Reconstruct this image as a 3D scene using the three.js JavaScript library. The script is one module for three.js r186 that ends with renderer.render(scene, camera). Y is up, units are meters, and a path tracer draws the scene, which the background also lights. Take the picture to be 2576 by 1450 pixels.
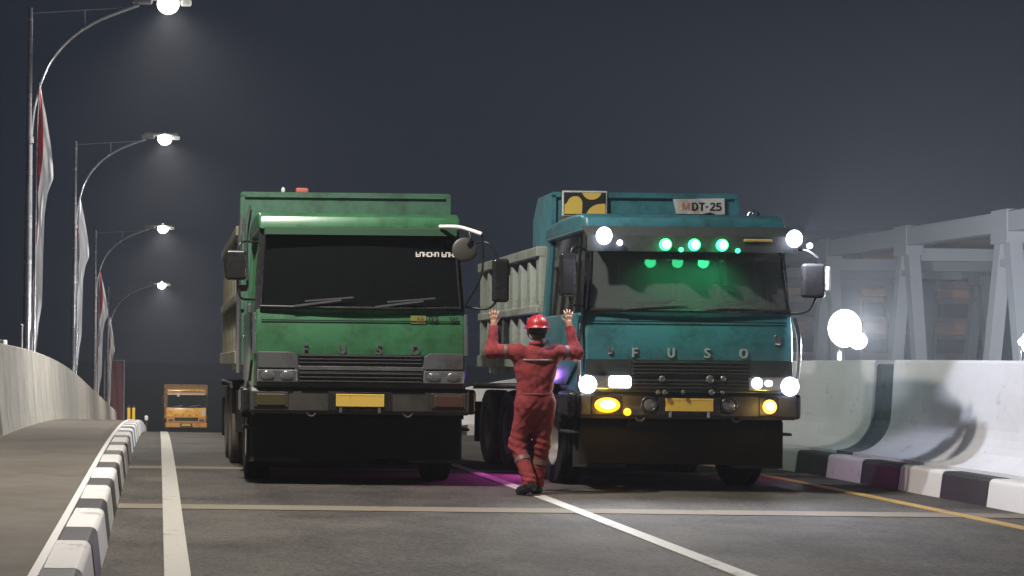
import * as THREE from 'three';
import { mergeGeometries, mergeVertices, toCreasedNormals } from 'three/addons/utils/BufferGeometryUtils.js';
import { RoundedBoxGeometry } from 'three/addons/geometries/RoundedBoxGeometry.js';
import { TextGeometry } from 'three/addons/geometries/TextGeometry.js';
import { FontLoader } from 'three/addons/loaders/FontLoader.js';

// ---------------------------------------------------------------- camera, sky, exposure
const scene = new THREE.Scene();
const renderer = new THREE.WebGLRenderer({ antialias: true });
renderer.setSize(1024, 576);
renderer.toneMapping = THREE.LinearToneMapping;
renderer.toneMappingExposure = 1;
renderer.shadowMap.enabled = true;

const EYE = 1.45;
const camera = new THREE.PerspectiveCamera(2 * Math.atan(288 / 1590) * 180 / Math.PI, 1024 / 576, 0.1, 3000);
camera.position.set(0, EYE, 0);
camera.rotation.z = 0.65 * Math.PI / 180;
camera.setViewOffset(1024, 576, 353, -61, 1024, 576);   // the road's vanishing point lies left of and below the middle
scene.add(camera);

{ // clouded night sky over a lit town: nearly even, dark blue grey
  const w = 64, h = 32, data = new Float32Array(w * h * 4);
  for (let j = 0; j < h; j++) for (let i = 0; i < w; i++) {
    const e = Math.max(0, (j + 0.5) / h * 2 - 1), o = (j * w + i) * 4;
    data[o] = 0.0085 + 0.002 * e; data[o + 1] = 0.012 + 0.002 * e; data[o + 2] = 0.021 + 0.004 * e; data[o + 3] = 1;
  }
  const sky = new THREE.DataTexture(data, w, h, THREE.RGBAFormat, THREE.FloatType);
  sky.mapping = THREE.EquirectangularReflectionMapping; sky.magFilter = THREE.LinearFilter; sky.needsUpdate = true;
  scene.background = sky; scene.environment = sky;
}
scene.fog = new THREE.FogExp2(new THREE.Color(0.85, 0.9, 1), 0.0009);

// ---------------------------------------------------------------- helpers
let seed = 7;
const rnd = () => { seed = (seed * 1664525 + 1013904223) >>> 0; return seed / 4294967296; };
const R = (a, b) => a + (b - a) * rnd();
const V = (x, y, z) => new THREE.Vector3(x, y, z);
const C = (r, g, b) => new THREE.Color().setRGB(r, g, b);
// the deck is level for 16 m, then falls away over a crest
const drop = (d) => d < 16 ? 0 : d < 45 ? 0.0011 * (d - 16) ** 2 : 0.0011 * 29 ** 2 + (d - 45) * 2 * 0.0011 * 29;
const pitch = (d) => Math.atan(d < 16 ? 0 : 2 * 0.0011 * (Math.min(d, 45) - 16));
// a point seen at pixel (x, y) of the 2576 x 1450 view, at distance d along the road
const ROLL = 0.65 * Math.PI / 180;
function at(x, y, d) {
  const dx = x - 400, dy = y - 878;
  return V((dx * Math.cos(ROLL) + dy * Math.sin(ROLL)) / 4000 * d, EYE - (-dx * Math.sin(ROLL) + dy * Math.cos(ROLL)) / 4000 * d, -d);
}

function prep(g) {
  g = g.index ? g.toNonIndexed() : g;
  const o = new THREE.BufferGeometry();
  o.setAttribute('position', g.attributes.position);
  if (!g.attributes.normal) g.computeVertexNormals();
  o.setAttribute('normal', g.attributes.normal);
  if (g.attributes.color) o.setAttribute('color', g.attributes.color);
  return o;
}
function boxUV(g) {
  const p = g.attributes.position, n = g.attributes.normal, uv = new Float32Array(p.count * 2);
  for (let i = 0; i < p.count; i += 3) {
    let ax = 0, ay = 0, az = 0;
    for (let k = 0; k < 3; k++) { ax += Math.abs(n.getX(i + k)); ay += Math.abs(n.getY(i + k)); az += Math.abs(n.getZ(i + k)); }
    for (let k = 0; k < 3; k++) {
      const x = p.getX(i + k), y = p.getY(i + k), z = p.getZ(i + k);
      const [u, v] = ay >= ax && ay >= az ? [x, z] : ax >= az ? [z, y] : [x, y];
      uv[(i + k) * 2] = u; uv[(i + k) * 2 + 1] = v;
    }
  }
  g.setAttribute('uv', new THREE.BufferAttribute(uv, 2));
  return g;
}
const fuse = (list) => boxUV(list.length > 1 ? mergeGeometries(list.map(prep)) : prep(list[0]));
function obj(name, geos, mat, parent = scene) {
  const m = new THREE.Mesh(fuse([].concat(geos)), mat);
  m.name = name; m.castShadow = m.receiveShadow = true;
  parent.add(m); return m;
}
const taken = {};
const numbered = (n) => { const k = taken[n] = (taken[n] ?? -1) + 1; return k ? n + '_' + String(k).padStart(3, '0') : n; };
function thing(name, label, category, p = [0, 0, 0], turn = 0, group) {
  const o = new THREE.Group(); o.name = numbered(name); scene.add(o);
  o.position.set(...p); o.rotation.y = turn; o.userData = { label, category };
  if (group) o.userData.group = group;
  return o;
}
const sub = (name, parent) => { const g = new THREE.Group(); g.name = name; parent.add(g); return g; };
function struct(name, label, geos, mat) {
  const o = geos ? obj(numbered(name), geos, mat) : new THREE.Group();
  if (!geos) { o.name = numbered(name); scene.add(o); }
  o.userData = { kind: 'structure', label, category: name.replace(/_/g, ' ') };
  return o;
}
const box = (w, h, d, x = 0, y = 0, z = 0) => new THREE.BoxGeometry(w, h, d).translate(x, y, z);
const rbox = (w, h, d, x = 0, y = 0, z = 0, r = 0.02, s = 2) => new RoundedBoxGeometry(w, h, d, s, Math.min(r, w / 2.01, h / 2.01, d / 2.01)).translate(x, y, z);
function rod(a, b, r0, r1 = r0, seg = 12) {
  const d = b.clone().sub(a), g = new THREE.CylinderGeometry(r1, r0, d.length(), seg);
  g.applyQuaternion(new THREE.Quaternion().setFromUnitVectors(V(0, 1, 0), d.clone().normalize()));
  return g.translate((a.x + b.x) / 2, (a.y + b.y) / 2, (a.z + b.z) / 2);
}
// a bar of rectangular section w x t from a to b, its w side along the vector "side"
function bar(a, b, w, t, side = V(1, 0, 0)) {
  const y = b.clone().sub(a), len = y.length(); y.normalize();
  const z = side.clone().cross(y).normalize(), x = y.clone().cross(z);
  const g = new THREE.BoxGeometry(w, len, t);
  g.applyMatrix4(new THREE.Matrix4().makeBasis(x, y, z));
  return g.translate((a.x + b.x) / 2, (a.y + b.y) / 2, (a.z + b.z) / 2);
}
const tube = (pts, r, n = 24, seg = 10) => new THREE.TubeGeometry(new THREE.CatmullRomCurve3(pts), n, r, seg, false);
const disc = (r, t, x, y, z, seg = 24) => new THREE.CylinderGeometry(r, r, t, seg).rotateX(Math.PI / 2).translate(x, y, z);
// side outline [z, y] drawn out across x to width w
function across(pts, w, bevel = 0.03, x = 0, holes = []) {
  const s = new THREE.Shape(pts.map(([z, y]) => new THREE.Vector2(z, y)));
  for (const h of holes) s.holes.push(new THREE.Path(h.map(([z, y]) => new THREE.Vector2(z, y))));
  const g = new THREE.ExtrudeGeometry(s, { depth: w - 2 * bevel, bevelEnabled: bevel > 0, bevelThickness: bevel, bevelSize: bevel, bevelOffset: -bevel, bevelSegments: 3, curveSegments: 8 });
  return toCreasedNormals(g.rotateY(-Math.PI / 2).translate(w / 2 - bevel + x, 0, 0), 0.6);
}
// front outline [x, y] with thickness t towards +z
function plate(pts, t, z = 0, bevel = 0) {
  const s = new THREE.Shape(pts.map(([x, y]) => new THREE.Vector2(x, y)));
  const g = new THREE.ExtrudeGeometry(s, { depth: t, bevelEnabled: bevel > 0, bevelThickness: bevel, bevelSize: bevel, bevelOffset: -bevel, bevelSegments: 2 });
  return g.translate(0, 0, z);
}
// closed section [x, y] swept along the road from distance d0 to d1
function sweep(pts, d0, d1, step = 1) {
  const n = Math.max(1, Math.ceil((d1 - d0) / step)), pos = [], N = pts.length;
  const P = (k, i) => { const d = d0 + (d1 - d0) * i / n; return [pts[k][0], pts[k][1] - drop(d), -d]; };
  const quad = (a, b, c, d) => pos.push(...a, ...b, ...c, ...a, ...c, ...d);
  for (let i = 0; i < n; i++) for (let k = 0; k < N; k++) { const m = (k + 1) % N; quad(P(k, i), P(m, i), P(m, i + 1), P(k, i + 1)); }
  const tri = THREE.ShapeUtils.triangulateShape(pts.map((p) => new THREE.Vector2(...p)), []);
  for (const [a, b, c] of tri) { pos.push(...P(a, 0), ...P(b, 0), ...P(c, 0)); pos.push(...P(a, n), ...P(c, n), ...P(b, n)); }
  // sections are listed clockwise, so that the faces above look outward
  const g = new THREE.BufferGeometry();
  g.setAttribute('position', new THREE.Float32BufferAttribute(pos, 3));
  g.computeVertexNormals();
  return g;
}
const rect = (x0, x1, y0, y1) => [[x0, y0], [x0, y1], [x1, y1], [x1, y0]];

// ---------------------------------------------------------------- computed textures
function lattice(n, s) { const a = new Float32Array(n * n); let q = s >>> 0; for (let i = 0; i < a.length; i++) { q = (q * 1664525 + 1013904223) >>> 0; a[i] = q / 4294967296; } return a; }
function noiseMap(size, octaves, s) { // octaves: [cells, weight]
  const out = new Float32Array(size * size); let sum = 0;
  octaves.forEach(([n, w], o) => {
    const a = lattice(n, s + o * 977); sum += w;
    for (let j = 0; j < size; j++) for (let i = 0; i < size; i++) {
      const x = i / size * n, y = j / size * n, x0 = Math.floor(x), y0 = Math.floor(y);
      let u = x - x0, v = y - y0; u = u * u * (3 - 2 * u); v = v * v * (3 - 2 * v);
      const x1 = (x0 + 1) % n, y1 = (y0 + 1) % n;
      out[j * size + i] += w * ((a[y0 * n + x0] * (1 - u) + a[y0 * n + x1] * u) * (1 - v) + (a[y1 * n + x0] * (1 - u) + a[y1 * n + x1] * u) * v);
    }
  });
  for (let i = 0; i < out.length; i++) out[i] /= sum;
  return out;
}
function tex(size, fn, metres, srgb = true) {
  const d = new Uint8Array(size * size * 4);
  for (let i = 0; i < size * size; i++) { const c = fn(i, i % size, (i / size) | 0); for (let k = 0; k < 3; k++) d[i * 4 + k] = Math.max(0, Math.min(255, c[k] * 255)); d[i * 4 + 3] = 255; }
  const t = new THREE.DataTexture(d, size, size); t.wrapS = t.wrapT = THREE.RepeatWrapping; t.magFilter = THREE.LinearFilter;
  if (srgb) t.colorSpace = THREE.SRGBColorSpace;
  t.repeat.set(1 / metres[0], 1 / metres[1]); t.needsUpdate = true; return t;
}
const nCoarse = noiseMap(512, [[5, 1], [11, 0.7], [23, 0.5], [61, 0.35], [151, 0.25]], 11);
const nFine = noiseMap(1024, [[420, 1], [211, 0.8], [90, 0.5], [12, 0.5], [5, 0.6]], 23);
const nMid = noiseMap(512, [[7, 1], [19, 0.8], [57, 0.7], [190, 0.6]], 37);
const grey = (v) => [v, v, v];
const T = {
  asphalt: tex(1024, (i) => { const f = nFine[i]; return [0.86 + (f - 0.5) * 1.1, 0.86 + (f - 0.5) * 1.1, 0.86 + (f - 0.5) * 1.05]; }, [3.7, 3.7]),
  asphaltBump: tex(1024, (i) => grey(nFine[i]), [3.7, 3.7], false),
  grime: tex(512, (i) => { const f = Math.max(0, nMid[i] - 0.42) * 0.9; return [0.97 - f * 0.6, 0.97 - f * 0.68, 0.97 - f * 0.8]; }, [2.3, 2.3]),
  grimeRough: tex(512, (i) => grey(0.55 + (nMid[i] - 0.5) * 1.1), [2.3, 2.3], false),
  concrete: tex(512, (i) => { const f = nCoarse[i]; return [0.91 + (f - 0.5) * 0.32, 0.91 + (f - 0.5) * 0.34, 0.90 + (f - 0.5) * 0.4]; }, [3.1, 3.1]),
  plaster: tex(512, (i) => { const f = nCoarse[i] - 0.5, k = nMid[i]; const c = k > 0.66 ? (k - 0.66) * 0.9 : 0; return [0.95 + f * 0.12 - c, 0.95 + f * 0.12 - c, 0.945 + f * 0.13 - c]; }, [4.3, 4.3]),
  concreteBump: tex(512, (i) => grey(nCoarse[i]), [1.7, 1.7], false),
  worn: tex(512, (i) => { const f = nMid[i]; const w = f > 0.6 ? Math.min(1, (f - 0.6) * 7) : 0; return [0.96 - w * 0.2, 0.96 - w * 0.21, 0.96 - w * 0.23]; }, [2.9, 2.9]),
};
const M = (c, roughness = 0.7, metalness = 0, extra = {}) => new THREE.MeshPhysicalMaterial({ color: c, roughness, metalness, ...extra });
const glow = (c, k) => new THREE.MeshStandardMaterial({ color: C(0.06, 0.06, 0.06), emissive: c, emissiveIntensity: k, roughness: 0.4 });
const m = {
  asphalt: M(C(0.084, 0.077, 0.067), 0.88, 0, { map: T.asphalt, bumpMap: T.asphaltBump, bumpScale: 0.006, vertexColors: true, specularIntensity: 0.5 }),
  slab: M(C(0.3, 0.29, 0.27), 0.9, 0, { map: T.concrete }),
  walk: M(C(0.128, 0.113, 0.095), 0.9, 0, { map: T.concrete, bumpMap: T.concreteBump, bumpScale: 0.006 }),
  joint: M(C(0.165, 0.14, 0.1), 0.9, 0, { map: T.worn }),
  lineWhite: M(C(0.36, 0.345, 0.305), 0.7, 0, { map: T.worn }),
  lineYellow: M(C(0.36, 0.23, 0.06), 0.7, 0, { map: T.worn }),
  kerbWhite: M(C(0.66, 0.64, 0.62), 0.6, 0, { map: T.worn, bumpMap: T.concreteBump, bumpScale: 0.004 }),
  kerbBlack: M(C(0.035, 0.034, 0.035), 0.55, 0, { map: T.grime, bumpMap: T.concreteBump, bumpScale: 0.004 }),
  wallCream: M(C(0.39, 0.36, 0.32), 0.75, 0, { map: T.concrete, bumpMap: T.concreteBump, bumpScale: 0.003 }),
  wallWhite: M(C(0.68, 0.68, 0.705), 0.85, 0, { map: T.plaster }),
  stripBlueGrey: M(C(0.13, 0.165, 0.2), 0.5, 0.3, { map: T.grime }),
  earth: M(C(0.05, 0.047, 0.04), 1),
  galv: M(C(0.34, 0.34, 0.36), 0.4, 0.6, { roughnessMap: T.grimeRough }),
  steelWhite: M(C(0.6, 0.6, 0.6), 0.5, 0, { map: T.grime }),
  lampHousing: M(C(0.13, 0.13, 0.14), 0.5, 0.3),
  frosted: M(C(0.85, 0.85, 0.8), 0.5, 0, { transmission: 0.4 }),
  clothRed: M(C(0.32, 0.014, 0.03), 0.9, 0, { side: THREE.DoubleSide, transmission: 0.3 }),
  clothDarkRed: M(C(0.10, 0.022, 0.03), 0.95, 0, { side: THREE.DoubleSide }),
  clothWhite: M(C(0.8, 0.79, 0.81), 0.95, 0, { side: THREE.DoubleSide, transmission: 0.2 }),
  black: M(C(0.018, 0.018, 0.018), 0.55, 0, { roughnessMap: T.grimeRough }),
  flap: M(C(0.026, 0.026, 0.027), 0.8),
  rubber: M(C(0.014, 0.0135, 0.013), 0.9, 0, { specularIntensity: 0.5, map: T.grime }),
  dustyRubber: M(C(0.12, 0.104, 0.083), 0.95, 0, { map: T.grime }),
  rim: M(C(0.33, 0.31, 0.27), 0.55, 0.4, { map: T.grime }),
  chassis: M(C(0.035, 0.032, 0.03), 0.75, 0.2, { map: T.grime }),
  chrome: M(C(0.75, 0.75, 0.77), 0.16, 1),
  chromeMatt: M(C(0.48, 0.5, 0.5), 0.4, 0.5),
  dullChrome: M(C(0.45, 0.45, 0.46), 0.35, 0.85, { roughnessMap: T.grimeRough }),
  glass: M(C(0.05, 0.056, 0.056), 0.04, 0, { transmission: 0.9, ior: 1.5 }),
  mirror: M(C(0.7, 0.72, 0.74), 0.05, 1),
  interior: M(C(0.045, 0.045, 0.045), 0.85),
  seat: M(C(0.08, 0.075, 0.07), 0.9),
  silver: M(C(0.15, 0.155, 0.155), 0.4, 0.5, { map: T.grime }),
  lensClear: M(C(0.2, 0.205, 0.21), 0.12, 0.6),
  lensAmber: M(C(0.3, 0.12, 0.02), 0.2),
  lensBrown: M(C(0.12, 0.05, 0.03), 0.25),
  plateYellow: M(C(0.68, 0.46, 0.08), 0.45, 0, { map: T.worn }),
  white: M(C(0.75, 0.75, 0.73), 0.5, 0, { map: T.grime }),
  ink: M(C(0.02, 0.02, 0.022), 0.6),
  red: M(C(0.4, 0.02, 0.02), 0.5),
  emblemYellow: M(C(0.72, 0.52, 0.10), 0.5),
  rust: M(C(0.22, 0.09, 0.035), 0.8, 0.1, { map: T.grime }),
  truss: M(C(0.34, 0.35, 0.385), 0.65, 0.05),
  brownWall: M(C(0.42, 0.31, 0.28), 0.85),
  pilaster: M(C(0.2, 0.21, 0.25), 0.8),
  ledge: M(C(0.85, 0.45, 0.28), 0.8),
  windowDark: M(C(0.07, 0.065, 0.07), 0.3),
  bollardYellow: M(C(0.65, 0.42, 0.03), 0.5),
  bulbStreet: glow(C(1, 0.97, 0.9), 9),
  bulbWhite: glow(C(0.86, 0.9, 1), 9),
  bulbBlue: glow(C(0.72, 0.74, 1), 9),
  bulbGreen: glow(C(0.03, 1, 0.28), 6),
  bulbGreenCore: glow(C(0.55, 1, 0.72), 5),
  bulbAmberCore: glow(C(1, 0.72, 0.3), 4),
  bulbAmber: glow(C(1, 0.36, 0.004), 3.2),
  bulbAmberPale: glow(C(1, 0.42, 0.06), 3.2),
  bulbPurple: glow(C(0.34, 0.12, 1), 1.4),
  bulbFlood: glow(C(0.95, 1, 0.95), 9),
};
const font = await new FontLoader().loadAsync('fonts/droid/droid_sans_bold.typeface.json');
function text(str, size, depth) { const g = new TextGeometry(str, { font, size, depth, curveSegments: 4, bevelEnabled: false }); g.computeBoundingBox(); const b = g.boundingBox; return g.translate(-(b.min.x + b.max.x) / 2, -(b.min.y + b.max.y) / 2, 0); }
function point(parent, x, y, z, color, cd, radius = 2) {
  const l = new THREE.PointLight(color, cd, 0, 2); l.position.set(x, y, z); l.castShadow = true; l.shadow.radius = radius; parent.add(l); return l;
}
function spot(parent, from, to, color, cd, angle, penumbra = 0.6, radius = 4) {
  const l = new THREE.SpotLight(color, cd, 0, angle, penumbra, 2); l.position.copy(from); l.castShadow = true; l.shadow.radius = radius;
  parent.add(l); l.target.position.copy(to); parent.add(l.target); return l;
}

// ================================================================ SETTING
struct('ground', 'dark open ground below the bridge', [new THREE.PlaneGeometry(1400, 1400).rotateX(-Math.PI / 2).translate(0, -7.2, -300)], m.earth);
struct('bridge_deck', 'concrete slab of the bridge below the road', [sweep(rect(-3.0, 9.6, -1.0, -0.03), -14, 132, 2)], m.slab);

// the road's surface: a grid, so that oil stains, patches and polished wheel tracks can tint it
function roadTop() {
  const soft = (x, z, n) => { const X = Math.floor(x), Z = Math.floor(z), h = (a, b) => { let q = (a * 374761393 + b * 668265263 + n * 1274126177) | 0; q = Math.imul(q ^ (q >>> 13), 1274126177); return ((q ^ (q >>> 16)) >>> 0) / 4294967296; }; let u = x - X, v = z - Z; u = u * u * (3 - 2 * u); v = v * v * (3 - 2 * v); return (h(X, Z) * (1 - u) + h(X + 1, Z) * u) * (1 - v) + (h(X, Z + 1) * (1 - u) + h(X + 1, Z + 1) * u) * v; };
  const ds = []; for (let d = -14; d < 132; d += d > 3 && d < 45 ? 0.2 : 1) ds.push(d);
  const nx = 44, pos = [], col = [], one = (i, d) => {
    const x = -0.37 + 8.48 * i / nx; pos.push(x, -drop(d), -d);
    let v = 0.80 + 0.26 * soft(x * 0.8, d * 0.45, 1) + 0.2 * soft(x * 2.1, d * 1.4, 2) - 0.05;
    for (const w of [1.05, 2.95, 4.7, 6.5]) v -= 0.07 * Math.exp(-((x - w) ** 2) / 0.09);              // wheel tracks
    const p = soft(x * 1.7 + 9, d * 1.1, 5); if (p > 0.8) v -= (p - 0.8) * 0.9;                          // oil
    const q = soft(x * 1.1 + 3, d * 0.9, 7); if (q > 0.78) v += (q - 0.78) * 0.8;                        // pale dust
    col.push(v, v * 0.995, v * 0.985);
  };
  for (let k = 0; k < ds.length - 1; k++) for (let i = 0; i < nx; i++) { const a = ds[k], b = ds[k + 1]; one(i, a); one(i + 1, a); one(i + 1, b); one(i, a); one(i + 1, b); one(i, b); }
  const g = new THREE.BufferGeometry(); g.setAttribute('position', new THREE.Float32BufferAttribute(pos, 3)); g.setAttribute('color', new THREE.Float32BufferAttribute(col, 3)); g.computeVertexNormals(); return g;
}
const road = struct('road', 'grey brown asphalt carriageway between the kerbs', [roadTop()], m.asphalt);
for (const [x0, x1, mat, name, d1] of [[0.05, 0.22, m.lineWhite, 'edge_line', 90], [3.80, 3.94, m.lineWhite, 'lane_line', 90], [7.33, 7.47, m.lineYellow, 'yellow_line', 90]])
  obj(name, [sweep(rect(x0, x1, 0.002, 0.009), 2, d1, 1)], mat, road);
for (const [d, w] of [[14.42, 0.42], [19.45, 0.42], [34.2, 0.42]])
  obj('expansion_joint', [sweep(rect(-0.36, 8.1, 0.001, 0.0052), d, d + w, 0.1)], m.joint, road);

struct('sidewalk', 'dusty concrete sidewalk along the cream wall', [sweep([[-2.2, -0.02], [-2.2, 0.285], [-0.62, 0.272], [-0.62, -0.02]], -14, 110, 1)], m.walk);
struct('verge', 'narrow concrete strip behind the right kerb', [sweep([[8.36, -0.02], [8.36, 0.27], [8.7, 0.275], [8.7, -0.02]], -14, 110, 1)], m.walk);

// kerbs: painted blocks, each a part
function kerbBlock(len, side) { // road side at x = 0, going back to x = -0.25 * side
  const p = [], r = 0.05, h = 0.28, back = -0.24;
  p.push([back, -0.02], [back, h]);
  for (let k = 0; k <= 4; k++) { const a = Math.PI / 2 * (1 - k / 4); p.push([-0.03 - r + r * Math.cos(a), h - r + r * Math.sin(a)]); }
  p.push([0, -0.02]);
  const s = new THREE.Shape(p.map(([x, y]) => new THREE.Vector2(x * side, y)));
  const b = 0.012;
  return new THREE.ExtrudeGeometry(s, { depth: len - 2 * b, bevelEnabled: true, bevelThickness: b, bevelSize: b, bevelOffset: -b, bevelSegments: 2 }).translate(0, 0, -len / 2 + b);
}
const whites = [m.kerbWhite, ...[[0.6, 0.585, 0.555], [0.68, 0.665, 0.65], [0.56, 0.54, 0.515]].map((c) => { const k = m.kerbWhite.clone(); k.color = C(...c); k.map = T.worn.clone(); k.map.offset.set(rnd(), rnd()); return k; })];
const blacks = [m.kerbBlack, ...[[0.05, 0.048, 0.047], [0.028, 0.028, 0.03]].map((c) => { const k = m.kerbBlack.clone(); k.color = C(...c); return k; })];
const anyOf = (a) => a[Math.floor(rnd() * a.length)];
const kerbL = struct('kerb', 'left kerb of black and white painted blocks');
{
  const gW = fuse([kerbBlock(1.215, 1)]), gB = fuse([kerbBlock(0.755, 1)]);
  for (let k = -4; k < 34; k++) for (const [g, mat, c, n] of [[gB, m.kerbBlack, 9.68 + 1.98 * k + 0.38, 'black_block'], [gW, m.kerbWhite, 9.68 + 1.98 * k + 0.765 + 0.61, 'white_block']]) {
    const b = new THREE.Mesh(g, mat === m.kerbWhite ? anyOf(whites) : anyOf(blacks)); b.name = n; b.castShadow = b.receiveShadow = true;
    b.position.set(-0.36 + R(-0.006, 0.006), -drop(c) + R(-0.004, 0.004), -c); b.rotation.x = -pitch(c); b.rotation.y = R(-0.006, 0.006); kerbL.add(b);
  }
  obj('back_edge', [sweep(rect(-0.655, -0.605, 0, 0.291), 1, 75, 1)], m.kerbWhite, kerbL);
}
const kerbR = struct('kerb', 'right kerb of black and white painted blocks');
{
  const g = fuse([kerbBlock(0.93, -1)]);
  for (let k = -14; k < 60; k++) {
    const c = 15.075 + 0.935 * k;                                   // block k = 0 and the one before it are both white
    const white = k >= 0 ? k % 2 === 0 : k % 2 !== 0;
    const b = new THREE.Mesh(g, white ? anyOf(whites) : anyOf(blacks)); b.name = white ? 'white_block' : 'black_block'; b.castShadow = b.receiveShadow = true;
    b.position.set(8.1 + R(-0.006, 0.006), -drop(c) + R(-0.004, 0.004), -c); b.rotation.x = -pitch(c); b.rotation.y = R(-0.005, 0.005); kerbR.add(b);
  }
}

// parapets
{
  const w = thing('parapet_wall', 'cream concrete parapet along the left sidewalk below the street lamps', 'wall');
  const prof = [[-2.37, -0.02], [-2.37, 1.53], [-2.35, 1.55], [-2.23, 1.55], [-2.21, 1.53], [-2.12, 0.5], [-2.09, 0.28], [-2.09, -0.02]];
  for (let d = -13; d < 108; d += 5.06) obj('wall_panel', [sweep(prof, d, d + 5.03, 0.5)], m.wallCream, w);
  const v = thing('parapet_wall', 'white concrete parapet with curved foot along the right kerb', 'wall');
  const arc = []; for (let k = 0; k <= 8; k++) { const a = k / 8 * Math.PI / 2; arc.push([8.84 - 0.46 * (1 - Math.cos(a)), 0.78 - 0.47 * Math.sin(a)]); }
  const pr = [[8.40, -0.02], ...arc.reverse(), [8.87, 1.40], [8.89, 1.43], [9.15, 1.43], [9.17, 1.40], [9.17, -0.02]];
  for (const [a, b] of [[-13, -3], [-2.98, 6.4], [6.42, 19.18], [19.70, 29.5], [29.52, 39.5], [39.52, 49.5], [49.52, 60], [60.02, 75], [75.02, 90]]) obj('wall_panel', [sweep(pr, a, b, 0.6)], m.wallWhite, v);
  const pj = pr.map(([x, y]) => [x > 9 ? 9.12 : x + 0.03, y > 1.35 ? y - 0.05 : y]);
  obj('recessed_strip', [sweep(pj, 19.181, 19.699, 0.3)], m.stripBlueGrey, v);  // dark blue grey strip set slightly back between two wall panels
}

// ================================================================ STREET LAMPS, FLAGS
function streetLamp(d, headY, label, cd) {
  const H = 8.2, base = headY - H;
  const t = thing('street_lamp', label, 'street lamp', [-2.5, base, -d], 0, 'street lamps along the left parapet');
  const X = (x) => x + 2.5;                                          // world x to the lamp's own
  obj('base_plate', [rbox(0.22, 0.03, 0.3, -0.005, 0.015, 0, 0.01), rod(V(0, 0.03, 0), V(0, 0.5, 0), 0.1, 0.1)], m.galv, t);
  obj('pole', [rod(V(0, 0.5, 0), V(0, H - 0.1, 0), 0.095, 0.045, 16)], m.galv, t);
  const arm = [V(0.02, H - 2.6, 0), V(0.09, H - 1.95, 0), V(0.33, H - 1.2, 0), V(0.72, H - 0.7, 0), V(1.2, H - 0.36, 0), V(1.75, H - 0.12, 0), V(X(-0.45), H - 0.02, 0)];
  obj('arm', [tube(arm, 0.038, 40, 10)], m.galv, t);
  obj('tie_bar', [rod(V(0.03, H - 0.2, 0), V(2.0, H - 0.06, 0), 0.009)], m.galv, t);
  obj('strut', [rod(V(1.02, H - 0.12, 0), V(1.02, H - 0.48, 0), 0.018)], m.galv, t);
  obj('clamp', [rod(V(0, H - 2.66, 0), V(0, H - 2.54, 0), 0.085, 0.085)], m.galv, t);
  const head = obj('lamp_head', [rbox(1.0, 0.09, 0.3, X(-0.02), H + 0.13, 0, 0.04, 3), rbox(0.4, 0.12, 0.18, X(-0.4), H + 0.06, 0, 0.03)], m.lampHousing, t);
  obj('lens', [new THREE.SphereGeometry(0.21, 24, 16).scale(1, 0.9, 0.9).translate(X(0.1), H + 0.0, 0)], m.bulbStreet, head);
  obj('sensor_cap', [rbox(0.2, 0.11, 0.16, X(0.44), H + 0.025, 0, 0.04, 3)], m.frosted, head);
  spot(t, V(X(0.1), H - 0.0, 0), V(X(0.1) + 0.9, 0, 0), C(1, 0.935, 0.86), cd, 1.3, 0.75, 8);
  return t;
}
const LAMP = [[30.1, 7.98, 'nearest of the lit street lamps, reaching up past the top edge'], [46.5, 7.6, 'second lit street lamp along the left parapet'], [61.7, 6.12, 'third lit street lamp along the left parapet'], [77.5, 4.56, 'farthest lit street lamp, lowest in the row']];
for (const [d, y, l] of LAMP) streetLamp(d, y, l, 400);
streetLamp(14.2, 8.1, 'lit street lamp beside the camera, beyond the left edge', 400);
streetLamp(-5, 8.2, 'lit street lamp behind the camera, beyond the left edge', 330);

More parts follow.
